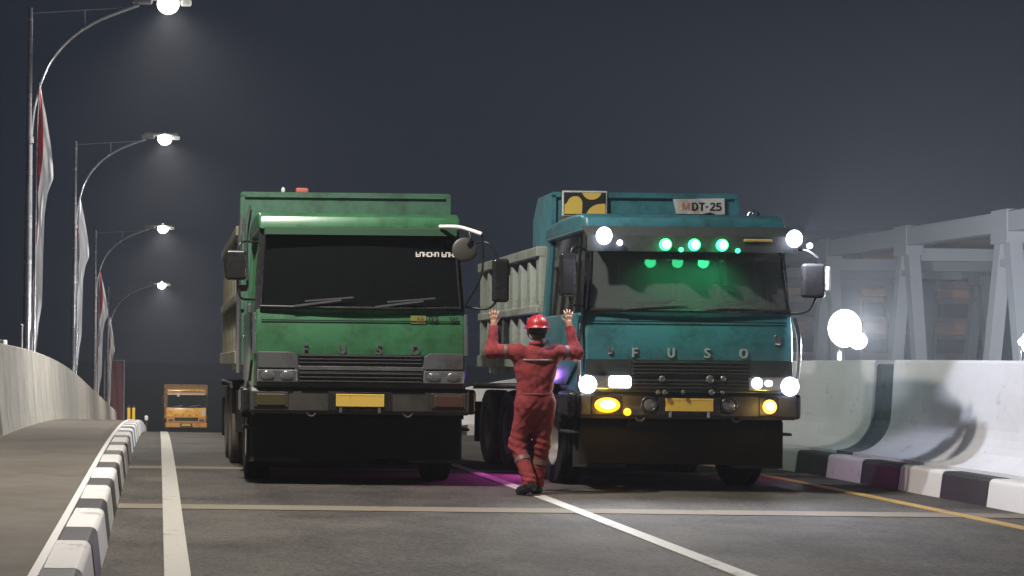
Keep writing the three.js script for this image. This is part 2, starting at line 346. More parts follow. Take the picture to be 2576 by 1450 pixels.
// banner flags: outline rows [down 0..1, left, right, share of red], in metres from the tip
const FLAG = [[0, 0, 0.02, 1], [0.04, 0, 0.05, 0.85], [0.09, -0.01, 0.10, 0.7], [0.16, -0.02, 0.15, 0.62], [0.22, -0.01, 0.19, 0.5], [0.28, 0, 0.22, 0.3], [0.33, 0.01, 0.23, 0.1], [0.38, -0.01, 0.15, 0.05], [0.46, 0, 0.10, 0.12], [0.54, -0.02, 0.095, 0.25], [0.62, -0.05, 0.09, 0.1], [0.70, -0.07, 0.085, 0.02], [0.78, -0.085, 0.08, 0.02], [0.85, -0.09, 0.03, 0.04], [1, -0.11, -0.02, 0.04]];
function flag(px, py, d, len, label, wide, redder) {
  const tip = at(px, py, d), t = thing('banner_flag', label, 'flag', [tip.x, tip.y - len, -d], 0, 'red and white banner flags beside the lamps');
  obj('flag_pole', [tube([V(-0.03, -0.9, 0.0), V(-0.035, len * 0.5, 0), V(-0.025, len * 0.85, 0), V(0.005, len + 0.06, 0)], 0.017, 20, 8)], m.galv, t);
  const rows = 60, red = [], wht = [];
  const pick = (f, k) => { let i = 0; while (i < FLAG.length - 2 && FLAG[i + 1][0] < f) i++; const a = FLAG[i], b = FLAG[i + 1], u = (f - a[0]) / (b[0] - a[0]); return a[k] + (b[k] - a[k]) * u; };
  const strip = (f, s0, s1, n) => { const out = []; const l = pick(f, 1) * wide, r = pick(f, 2) * wide; for (let k = 0; k <= n; k++) { const s = s0 + (s1 - s0) * k / n; out.push(V(l + (r - l) * s, len * (1 - f), 0.014 * Math.sin(s * 5 + f * 14) + 0.006 * Math.sin(s * 11 - f * 23) - 0.03)); } return out; };
  const cloth = (s0, s1) => {
    const n = 8, pos = [];
    for (let i = 0; i < rows; i++) { const f0 = i / rows, f1 = (i + 1) / rows, A = strip(f0, s0(f0), s1(f0), n), B = strip(f1, s0(f1), s1(f1), n); for (let k = 0; k < n; k++) for (const p of [A[k], B[k], B[k + 1], A[k], B[k + 1], A[k + 1]]) pos.push(p.x, p.y, p.z); }
    const g = new THREE.BufferGeometry(); g.setAttribute('position', new THREE.Float32BufferAttribute(pos, 3));
    const s = mergeVertices(g, 1e-4); s.computeVertexNormals(); return s;
  };
  const split = (f) => Math.min(0.97, pick(f, 3) * redder + 0.02);
  obj('red_cloth', [cloth(() => 0, split)], m.clothRed, t);
  obj('white_cloth', [cloth(split, () => 1)], m.clothWhite, t);
}
flag(98, 215, 29.7, 5.25, 'tall red and white banner flag beside the nearest lamp pole', 1.25, 0.8);
flag(200, 500, 46.1, 5.1, 'pale banner flag beside the second lamp pole', 1.3, 0.12);
flag(251, 684, 61.2, 5.1, 'banner flag with a red tip beside the third lamp pole', 1.45, 1);
flag(276, 798, 77.0, 5.1, 'small banner flag beside the farthest lamp pole', 1.1, 0.3);
{ // dark red banner far behind the flags
  const p = at(288, 905, 84), t = thing('red_banner', 'dim dark red banner hanging far behind the flags', 'banner', [p.x, p.y - 3.4, -84]);
  const pos = [], n = 12, q = (i, j) => [(-0.48 + 0.96 * i / n), 3.35 * j / n, 0.05 * Math.sin(i * 1.3 + j * 0.4)];
  for (let i = 0; i < n; i++) for (let j = 0; j < n; j++) for (const [a, b] of [[0, 0], [1, 0], [1, 1], [0, 0], [1, 1], [0, 1]]) pos.push(...q(i + a, j + b));
  const g = new THREE.BufferGeometry(); g.setAttribute('position', new THREE.Float32BufferAttribute(pos, 3)); g.computeVertexNormals();
  obj('cloth', [g], m.clothDarkRed, t);
  obj('cross_bar', [rod(V(-0.52, 3.37, 0), V(0.52, 3.37, 0), 0.03)], m.galv, t);
  obj('post', [rod(V(-0.52, -1.2, 0), V(-0.52, 3.4, 0), 0.04), rod(V(0.52, -1.2, 0), V(0.52, 3.4, 0), 0.04)], m.galv, t);
}
{ // pale plinth and marker stake just outside the left parapet
  const p = at(22, 850, 26), t = thing('concrete_block', 'stepped pale concrete block behind the left parapet', 'concrete block', [-2.86, -drop(26), -26]);
  obj('lower_step', [rbox(0.78, 1.52, 0.6, 0.14, 0.76, 0, 0.015)], m.wallWhite, t);
  obj('upper_step', [rbox(0.42, 0.16, 0.6, 0.14, 1.6, 0, 0.015)], m.wallWhite, t);
  const q = at(55, 815, 28), s = thing('marker_stake', 'thin white stake standing behind the left parapet', 'stake', [q.x, q.y - 1.9, -28]);
  obj('shaft', [rod(V(0, 0, 0), V(0, 1.86, 0), 0.022, 0.02)], m.steelWhite, s);
  obj('cap', [new THREE.SphereGeometry(0.028, 10, 8).translate(0, 1.87, 0)], m.steelWhite, s);
}

// ================================================================ TRUCKS
function tyreGeo(r, w) {
  const p = [], h = w / 2;
  p.push([r * 0.58, -h * 0.8], [r * 0.62, -h * 0.95], [r * 0.8, -h], [r * 0.94, -h * 0.97], [r * 0.985, -h * 0.9]);
  for (const s of [-0.55, -0.18, 0.18, 0.55]) p.push([r, (s - 0.09) * h * 1.0], [r - 0.014, (s - 0.06) * h], [r - 0.014, (s + 0.06) * h], [r, (s + 0.09) * h]);
  p.push([r * 0.985, h * 0.9], [r * 0.94, h * 0.97], [r * 0.8, h], [r * 0.62, h * 0.95], [r * 0.58, h * 0.8]);
  return toCreasedNormals(new THREE.LatheGeometry(p.map(([x, y]) => new THREE.Vector2(x, y)), 44).rotateZ(Math.PI / 2), 0.6);
}
function rimGeo(r, w, out) { // out: +1 the wheel's outside is at +x
  const h = w / 2, p = [[0.02, h * 0.2], [r * 0.2, h * 0.25], [r * 0.22, -h * 0.15], [r * 0.42, -h * 0.2], [r * 0.5, h * 0.55], [r * 0.585, h * 0.82], [r * 0.61, h * 0.82], [r * 0.56, h * 0.4], [r * 0.56, -h * 0.8]];
  const g = [toCreasedNormals(new THREE.LatheGeometry(p.map(([x, y]) => new THREE.Vector2(x, y)), 36), 0.6)];
  for (let k = 0; k < 8; k++) { const a = k / 8 * Math.PI * 2; g.push(new THREE.CylinderGeometry(0.016, 0.016, 0.04, 6).translate(Math.cos(a) * r * 0.34, -h * 0.1, Math.sin(a) * r * 0.34)); }
  return g.map((q) => q.rotateZ(out > 0 ? -Math.PI / 2 : Math.PI / 2));
}
const TYRE = fuse([tyreGeo(0.5, 0.27)]), RIM = { 1: fuse(rimGeo(0.5, 0.27, 1)), '-1': fuse(rimGeo(0.5, 0.27, -1)) };
function wheel(parent, x, z, out, mat) {
  const w = sub('wheel', parent); w.position.set(x, 0.5, z); w.rotation.x = R(0, 6);
  for (const [n, g, mm] of [['tyre', TYRE, mat], ['rim', RIM[out], m.rim]]) { const q = new THREE.Mesh(g, mm); q.name = n; q.castShadow = q.receiveShadow = true; w.add(q); }
}
const paint = (c, rough = 0.38) => M(c, rough, 0, { map: T.grime, clearcoat: 0.5, clearcoatRoughness: 0.18 });

// origin: on the road below the middle of the bumper's front; +z towards the camera
function truck(t, o) {
  const P = o.paint, dx = o.dumpShift ?? 0;
  // frame and axles
  obj('chassis', [-1, 1].flatMap((s) => [box(0.09, 0.26, o.rear + 0.1, s * 0.42, 0.88, -0.25 - o.rear / 2)]).concat([0.5, 2.4, 4, o.rear - 0.2].map((z) => box(0.8, 0.16, 0.12, 0, 0.88, -z)), [rod(V(0, 0.62, -1.6), V(0, 0.58, -o.wheels[1]), 0.06), box(0.5, 0.55, 0.8, 0, 0.95, -1.2)]), m.chassis, t);
  obj('front_axle', [box(1.75, 0.11, 0.12, 0, 0.46, -1.25), rod(V(-0.5, 0.55, -1.05), V(0.45, 0.5, -1.05), 0.025), box(0.1, 0.06, 1.3, -0.42, 0.62, -1.25), box(0.1, 0.06, 1.3, 0.42, 0.62, -1.25)], m.chassis, t);
  for (const s of [-1, 1]) wheel(t, s * 0.99, -1.25, s, m.rubber);
  for (const z of o.wheels) {
    obj('rear_axle', [rod(V(-0.9, 0.5, -z), V(0.9, 0.5, -z), 0.08), new THREE.SphereGeometry(0.24, 16, 12).translate(0, 0.52, -z)], m.chassis, t);
    for (const s of [-1, 1]) { wheel(t, s * 1.04, -z, s, m.dustyRubber); wheel(t, s * 0.72, -z, s, m.dustyRubber); }
  }
  // bumper
  const bm = o.bumper;
  const bumper = obj('bumper', [across([[-0.3, 0.8], [0, 0.78], [0.035, 0.82], [0.035, 1.02], [0, 1.06], [-0.3, 1.06]], 2.28, 0.025)], bm, t);
  obj('bumper_end', [rbox(0.1, 0.27, 0.5, -1.18, 0.92, -0.32, 0.04)], m.black, bumper); obj('bumper_end', [rbox(0.1, 0.27, 0.5, 1.18, 0.92, -0.32, 0.04)], m.black, bumper);
  obj('plate_recess', [rbox(0.66, 0.2, 0.02, 0, 0.92, 0.04, 0.006)], m.black, bumper);
  obj('licence_plate', [rbox(0.5, 0.135, 0.012, 0, 0.93, 0.058, 0.005), box(0.46, 0.004, 0.014, 0, 0.985, 0.059)], m.plateYellow, bumper);
  for (const s of [-1, 1]) obj('plate_bracket', [box(0.03, 0.1, 0.012, s * 0.2, 0.85, 0.052)], m.dullChrome, bumper);
  obj('shade_skirt', [rbox(2.16, 0.5, 0.02, 0, 0.54, -0.22, 0.008), box(1.2, 0.06, 0.06, 0, 0.72, -0.16)], m.rubber, t);  // rubber skirt, made full width and longer to stand in for underbody shade
  for (const s of [-1, 1]) obj('tow_hook', [new THREE.TorusGeometry(0.045, 0.014, 8, 16, Math.PI).rotateX(Math.PI).translate(s * 0.5, 0.8, 0.02)], m.chassis, bumper);
  o.bumperLamps?.(bumper);
  // cab
  const archZ = -1.25, ar = 0.62, arch = []; for (let k = 0; k <= 10; k++) { const a = Math.PI * (0.94 - 0.88 * k / 10); arch.push([archZ + ar * Math.cos(a), 0.52 + ar * Math.sin(a)]); }
  const cabP = [[-1.86, 1.0], ...arch.filter(([, y]) => y > 1.0), [-0.02, 1.0], [0.0, 1.08], [0.03, 1.3], [0.035, 1.5], [0.015, 1.75], [-0.03, 1.9], [-1.86, 1.9]];
  const cab = obj('cab', [across(cabP, 2.2, 0.05), across([[-1.86, 2.77], [-1.86, 2.88], [-1.75, 2.94], [-1.1, 2.985], [-0.55, 2.98], [-0.27, 2.955], [-0.15, 2.905], [-0.11, 2.84], [-0.105, 2.77]], 2.12, 0.04),
    ...[-1, 1].flatMap((s) => [bar(V(s * 1.04, 1.88, -1.79), V(s * 0.985, 2.81, -1.79), 0.09, 0.13)]), box(2.0, 0.94, 0.03, 0, 2.33, -1.82)], P, t);
  for (const s of [-1, 1]) { obj('drip_rail', [rod(V(s * 1.045, 2.785, -0.2), V(s * 1.045, 2.785, -1.8), 0.016)], P, cab); obj('front_pillar', [bar(V(s * 1.065, 1.86, -0.09), V(s * 1.01, 2.81, -0.215), 0.06, 0.11)], o.pillarMat ?? m.black, cab); }
  obj('windscreen_seal', [tube([V(-1.04, 1.925, 0.0), V(0, 1.915, 0.03), V(1.04, 1.925, 0.0)], 0.018, 20, 8), tube([V(-0.99, 2.775, -0.122), V(0, 2.78, -0.097), V(0.99, 2.775, -0.122)], 0.016, 20, 8), rod(V(-1.04, 1.92, -0.0), V(-0.99, 2.775, -0.122), 0.012), rod(V(1.04, 1.92, -0.0), V(0.99, 2.775, -0.122), 0.012)], m.black, cab);
  { // windscreen, gently bowed
    const n = 14, pos = [], q = (i, j) => { const u = i / n * 2 - 1, v = j / n; return [u * (1.045 - 0.05 * v), 1.925 + 0.845 * v, 0.03 - 0.13 * v - 0.03 * u * u]; };
    for (let i = 0; i < n; i++) for (let j = 0; j < n; j++) for (const [a, b] of [[0, 0], [1, 0], [1, 1], [0, 0], [1, 1], [0, 1]]) pos.push(...q(i + a, j + b));
    const g = new THREE.BufferGeometry(); g.setAttribute('position', new THREE.Float32BufferAttribute(pos, 3)); const s = mergeVertices(g, 1e-4); s.computeVertexNormals();
    obj('windscreen', [s], o.glassMat ?? m.glass, cab);
  }
  for (const s of [-1, 1]) {
    obj('side_window', [bar(V(s * 1.045, 1.9, -0.93), V(s * 0.995, 2.785, -0.93), 0.006, 1.55)], m.glass, cab);
    const door = obj('door', [across([[-1.62, 1.12], [-1.62, 1.88], [-0.2, 1.88], [-0.2, 1.35], [-0.62, 1.12]], 0.03, 0.008, s * 1.112)], P, t);
    obj('door_handle', [rbox(0.03, 0.035, 0.17, s * 1.138, 1.62, -1.45, 0.012)], m.chrome, door);
    obj('window_bar', [bar(V(s * 1.05, 1.9, -0.5), V(s * 1.0, 2.73, -0.5), 0.03, 0.03)], m.black, door);
    obj('step', [rbox(0.22, 0.03, 0.4, s * 1.08, 0.62, -0.42, 0.01), box(0.02, 0.42, 0.03, s * 1.0, 0.82, -0.3), box(0.02, 0.42, 0.03, s * 1.0, 0.82, -0.55)], m.chassis, t);
    obj('mudguard', [across([[-0.56, 0.72], [-0.56, 0.98], [-0.6, 1.0], [-0.62, 0.98], [-0.66, 0.72]], 0.44, 0.005, s * 0.97)], m.rubber, t);
    obj('mudguard', [across([[-1.84, 0.5], [-1.84, 1.0], [-1.87, 1.0], [-1.87, 0.5]], 0.44, 0.003, s * 0.97)], m.rubber, t);
    obj('mud_flap', [box(0.56, 0.5, 0.012, s * 0.84, 0.5, -0.3)], m.flap, t);
  }
  // interior
  obj('dashboard', [rbox(1.95, 0.16, 0.4, 0, 1.95, -0.3, 0.05, 3)], m.interior, cab);
  for (const s of [-0.55, 0.55]) obj('seat', [rbox(0.5, 0.14, 0.5, s, 1.95, -1.15, 0.05), rbox(0.48, 0.6, 0.13, s, 2.25, -1.45, 0.05), rbox(0.28, 0.16, 0.09, s, 2.58, -1.47, 0.04)], m.seat, cab);
  obj('steering_wheel', [new THREE.TorusGeometry(0.22, 0.016, 8, 28).rotateX(-1.0).translate(0.55, 2.1, -0.55), rod(V(0.55, 2.1, -0.55), V(0.55, 1.95, -0.35), 0.03), bar(V(0.35, 2.1, -0.55), V(0.75, 2.1, -0.55), 0.02, 0.03, V(0, 0, 1))], m.interior, cab);
  // front face below the panel
  o.face(t, cab);
  // name letters across the panel
  [...'FUSO'].forEach((ch, k) => obj('letter', [text(ch, 0.1, 0.014).translate(-0.57 + 0.38 * k + (o.letterShift ?? 0), 1.475, 0.036)], o.letterMat, cab));
  // wipers
  for (const [x, dirx] of [[-0.7, 0.62], [0.15, 0.62]]) obj('wiper', [bar(V(x, 1.93, 0.035), V(x + dirx * 0.8, 2.0, 0.05), 0.014, 0.022, V(0, 0, 1)), bar(V(x + 0.12, 1.985, 0.048), V(x + dirx, 2.03, 0.055), 0.01, 0.016, V(0, 0, 1))], o.wiperMat ?? m.dullChrome, cab);
  // tank and battery box
  obj('fuel_tank', [rbox(0.5, 0.55, 0.9, 0.88, 0.82, -2.5, 0.1, 4)], m.chassis, t);
  obj('battery_box', [rbox(0.45, 0.5, 0.6, -0.88, 0.82, -2.4, 0.04)], m.chassis, t);
  // dump body
  const z0 = -o.dumpFront, z1 = -o.rear, W = o.dumpHalf, S = o.sideTop, L = z0 - z1, DS = o.side;
  const body = obj('dump_bed', [box(2 * W - 0.3, 0.12, L, dx, 1.28, (z0 + z1) / 2), ...[-0.42, 0.42].map((x) => box(0.12, 0.2, L, x, 1.13, (z0 + z1) / 2)), box(2 * W - 0.1, S - 1.34, 0.05, dx, (S + 1.34) / 2, z1 + 0.03)], DS, t);
  const head = obj('headboard', [box(2 * o.headHalf, o.headTop - 1.3, 0.05, dx, (o.headTop + 1.3) / 2, z0 - 0.025), box(2 * o.headHalf - 0.1, 0.05, 0.16, dx, o.headTop - 0.025, z0 - 0.15),
    ...[-1, 1].map((s) => across([[z0 - 0.05, 1.9], [z0 - 0.05, o.headTop], [z0 - o.canopy * 0.75, o.headTop], [z0 - o.canopy, o.headTop - 0.25], [z0 - o.canopy, 1.9]], 0.05, 0.01, dx + s * (o.headHalf - 0.025)))], o.headMat, t);
  obj('headboard_rim', [box(2 * o.headHalf + 0.04, 0.05, 0.03, dx, o.headTop - 0.04, z0 + 0.017), ...[-1, 1].map((s) => box(0.05, o.headTop - 2.0, 0.03, dx + s * (o.headHalf - 0.005), (o.headTop + 2.0) / 2 - 0.04, z0 + 0.017))], o.headMat, head);
  for (const s of [-1, 1]) {
    const x = dx + s * W, sz = z0 - o.sideGap, len = sz - z1;
    const side = obj('side_board', [box(0.045, S - 1.3, len, x - s * 0.10, (S + 1.3) / 2, (sz + z1) / 2)], DS, t);
    const mid = 1.34 + (S - 1.34) * 0.47;
    for (const [y, h, w] of [[S - 0.05, 0.12, 0.13], [mid, 0.1, 0.12], [1.38, 0.16, 0.13]]) obj('rail', [rbox(w, h, len, x - s * 0.035, y, (sz + z1) / 2, 0.015)], DS, side);
    const n = Math.round(len / 0.47);
    for (let k = 0; k <= n; k++) for (const [a, b] of [[1.46, mid - 0.05], [mid + 0.05, S - 0.11]]) {
      const zc = sz - 0.08 - (len - 0.16) * k / n, end = k === 0 || k === n;
      const hw = end ? 0.08 : 0.085;
      const g = across([[zc - hw, a], [zc + hw, a], [zc + hw, b - 0.12], [zc + (end ? hw : 0.02), b], [zc - (end ? hw : 0.02), b], [zc - hw, b - 0.12]], 0.085, 0.01, x - s * 0.05);
      obj('stake', [g], DS, side);
    }
    obj('rear_mudguard', [across([[-o.wheels[0] + 0.75, 1.0], [-o.wheels[0] + 0.68, 1.08], [-o.wheels[1] - 0.68, 1.08], [-o.wheels[1] - 0.75, 1.0], [-o.wheels[1] - 0.72, 1.0], [-o.wheels[1] - 0.66, 1.05], [-o.wheels[0] + 0.66, 1.05], [-o.wheels[0] + 0.72, 1.0]], 0.62, 0.004, s * 0.9)], o.guardMat ?? m.chassis, t);
    obj('rear_flap', [box(0.6, 0.55, 0.012, s * 0.9, 0.55, -o.wheels[1] - 0.66)], m.rubber, t);
  }
  obj('hoist', [rod(V(0, 0.95, z0 - 0.3), V(0, 1.25, z0 - 1.4), 0.09)], m.chassis, t);
  o.extras?.(t, cab, head, z0);
}
function mirror(t, pts, x, y, z, w, h, mat = m.black) {
  const k = obj('mirror', [rbox(w, h, 0.09, x, y, z, 0.035, 3)], mat, t);
  obj('mirror_glass', [box(w - 0.03, h - 0.04, 0.006, x, y, z - 0.048)], m.mirror, k);
  for (const p of pts) obj('mirror_arm', [tube(p, 0.013, 16, 8)], m.black, k);
}
function grilleSlats(parent, y0, y1, w, n, mat) { for (let k = 0; k < n; k++) obj('slat', [rbox(w, (y1 - y0) / n * 0.55, 0.025, 0, y0 + (y1 - y0) * (k + 0.5) / n, 0.055, 0.006)], mat, parent); }

// --- dark green truck, lamps off
{
  const d = 17.0, t = thing('dump_truck', 'green dump truck with unlit headlamps standing in the left lane', 'dump truck', [2.15, -drop(d + 1.2), -d], 0, 'dump trucks facing the camera');
  t.rotation.x = -pitch(d + 3);
  t.scale.x = 1.03;
  truck(t, {
    paint: paint(C(0.036, 0.135, 0.058)), side: M(C(0.27, 0.26, 0.18), 0.7, 0, { map: T.grime }), headMat: M(C(0.055, 0.15, 0.095), 0.6, 0, { map: T.grime }), bumper: M(C(0.06, 0.057, 0.05), 0.5, 0.2, { map: T.grime }),
    dumpFront: 2.02, rear: 6.6, dumpHalf: 1.24, dumpShift: 0.06, headHalf: 1.2, headTop: 3.37, canopy: 0.9, sideTop: 2.95, sideGap: 0.02, wheels: [3.9, 5.15], letterMat: m.dullChrome, letterShift: -0.0,
    bumperLamps(b) {
      for (const [s, mat] of [[-1, M(C(0.06, 0.05, 0.022), 0.3)], [1, M(C(0.07, 0.035, 0.026), 0.3)]]) { const f = obj('lamp_frame', [rbox(0.36, 0.17, 0.02, s * 0.92, 0.93, 0.036, 0.02)], m.chassis, b); obj('indicator_lens', [rbox(0.3, 0.125, 0.02, s * 0.92, 0.93, 0.045, 0.03)], mat, b); }
      obj('bumper_trim', [rbox(2.2, 0.04, 0.03, 0, 1.075, 0.0, 0.01)], m.black, b);
    },
    face(t, cab) {
      const f = obj('front_fascia', [across([[0, 1.07], [0.045, 1.07], [0.06, 1.25], [0.06, 1.42], [0, 1.42]], 2.16, 0.012)], M(C(0.06, 0.062, 0.058), 0.45, 0.3, { map: T.grime }), t);
      for (const [y0, y1, n] of [[1.31, 1.42, 3], [1.11, 1.235, 3]]) { obj('grille_opening', [rbox(1.3, y1 - y0, 0.012, 0, (y0 + y1) / 2, 0.066, 0.005)], m.black, f); for (let k = 0; k < n; k++) obj('slat', [rbox(1.26, 0.016, 0.016, 0, y0 + (y1 - y0) * (k + 0.5) / n, 0.078, 0.005)], m.chassis, f); }
      obj('chrome_strip', [rbox(1.36, 0.045, 0.02, 0, 1.272, 0.066, 0.008)], m.dullChrome, f);
      for (const s of [-1, 1]) {
        obj('corner_panel', [plate([[s * 0.64, 1.27], [s * 1.06, 1.27], [s * 1.06, 1.44], [s * 0.72, 1.44], [s * 0.66, 1.40]], 0.016, 0.06, 0.004)], m.silver, f);
        const h = obj('headlamp_bezel', [rbox(0.42, 0.135, 0.03, s * 0.86, 1.185, 0.065, 0.02)], m.dullChrome, f);
        for (const k of [-0.1, 0.1]) { obj('headlamp', [new THREE.SphereGeometry(0.056, 18, 10, 0, Math.PI * 2, 0, Math.PI / 2).rotateX(Math.PI / 2).scale(1.3, 1, 0.4).translate(s * 0.86 + k, 1.185, 0.08)], m.lensClear, f); }
      }
      obj('panel_seam', [box(2.06, 0.012, 0.008, 0, 1.78, 0.022)], m.black, cab);
      // sticker on the panel
      const st = obj('sticker', [box(0.16, 0.085, 0.004, 0.60, 1.80, 0.021)], M(C(0.17, 0.19, 0.045), 0.6), cab);
      obj('sticker_mark', [text('M', 0.06, 0.004).translate(0.62, 1.80, 0.023)], m.rust, st);
      obj('sticker_number', [text('03', 0.07, 0.005).translate(0.76, 1.80, 0.02), text('W', 0.07, 0.005).translate(0.97, 1.80, 0.02)], m.ink, st);
    },
    extras(t, cab, head, z0) {
      // visor of dark plastic below the roof edge
      obj('sun_visor', [across([[-0.1, 2.79], [-0.03, 2.775], [-0.01, 2.70], [-0.022, 2.70], [-0.045, 2.762], [-0.1, 2.775]], 2.0, 0.003)], M(C(0.012, 0.045, 0.02), 0.9), cab);
      // lettering across the top of the glass: two short words, too blurred to read
      const w = obj('glass_sticker', [[0.60, 0.24, 6], [0.87, 0.16, 4]].flatMap(([x, len, n]) => Array.from({ length: n }, (_, k) => k).flatMap((k) => { const cx = x + len * (k + 0.5) / n - 0.02, cw = len / n * 0.78; return [box(0.011, 0.05, 0.003, cx - cw / 2, 2.505, -0.058), box(cw, 0.011, 0.003, cx, 2.505 + (k % 2 ? 0.02 : -0.004), -0.058), ...(k % 3 ? [box(0.011, 0.045, 0.003, cx + cw / 2, 2.502, -0.058)] : [box(cw, 0.011, 0.003, cx, 2.483, -0.058)])]; })), m.white, cab);
      mirror(t, [[V(-1.05, 2.62, -0.15), V(-1.25, 2.6, 0.02), V(-1.28, 2.45, 0.05)], [V(-1.08, 2.0, -0.12), V(-1.25, 2.02, 0.02), V(-1.28, 2.25, 0.05)]], -1.3, 2.36, 0.06, 0.22, 0.32);
      mirror(t, [[V(1.04, 2.6, -0.12), V(1.3, 2.62, 0.1), V(1.42, 2.4, 0.15)], [V(1.08, 1.95, -0.1), V(1.32, 1.93, 0.08), V(1.42, 2.05, 0.15)]], 1.42, 2.22, 0.16, 0.17, 0.46);
      // cross-view mirror on its white arm at the right roof corner
      obj('mirror_arm_white', [tube([V(0.82, 2.80, -0.02), V(1.0, 2.78, 0.15), V(1.2, 2.70, 0.28)], 0.022, 16, 8)], m.white, t);
      obj('mirror_stay', [tube([V(1.08, 2.75, 0.2), V(1.09, 2.66, 0.24), V(1.06, 2.6, 0.24)], 0.012, 10, 6)], m.black, t);
      obj('mirror_stay', [tube([V(1.2, 2.7, 0.28), V(1.22, 2.3, 0.2), V(1.1, 1.95, -0.05)], 0.012, 16, 6)], m.black, t);
      const rm = obj('round_mirror', [new THREE.SphereGeometry(0.13, 24, 14, 0, Math.PI * 2, 0, Math.PI / 2).scale(1, 0.22, 1).rotateX(Math.PI / 2).translate(1.04, 2.54, 0.2)], M(C(0.055, 0.048, 0.042), 0.5), t);
      obj('marker_lamp', [rbox(0.05, 0.11, 0.05, -1.15, 1.9, -0.02, 0.02)], m.lensClear, t);
      obj('roof_marker', [new THREE.SphereGeometry(0.03, 12, 10).scale(0.8, 1.4, 0.8).translate(-0.66, 3.395, z0 - 0.06)], m.white, head);
      obj('roof_marker', [rbox(0.15, 0.07, 0.1, -0.44, 3.395, z0 - 0.08, 0.025)], M(C(0.45, 0.12, 0.08), 0.5), head);
      obj('exhaust_stack', [tube([V(-1.16, 1.2, -2.0), V(-1.17, 2.6, -1.98), V(-1.14, 3.05, -2.0)], 0.03, 20, 8), tube([V(-1.08, 2.3, -1.96), V(-1.09, 2.9, -1.95), V(-1.05, 3.2, -1.97)], 0.016, 16, 8)], m.dullChrome, t);
      obj('side_marker_red', [rbox(0.1, 0.07, 0.05, -1.22, 2.12, -0.05, 0.02)], m.lensBrown, t);
      for (const s of [-1, 1]) obj('pillar_trim', [rod(V(s * 1.1, 1.42, 0.02), V(s * 1.1, 1.86, -0.01), 0.022)], m.dullChrome, cab);
    },
  });
}

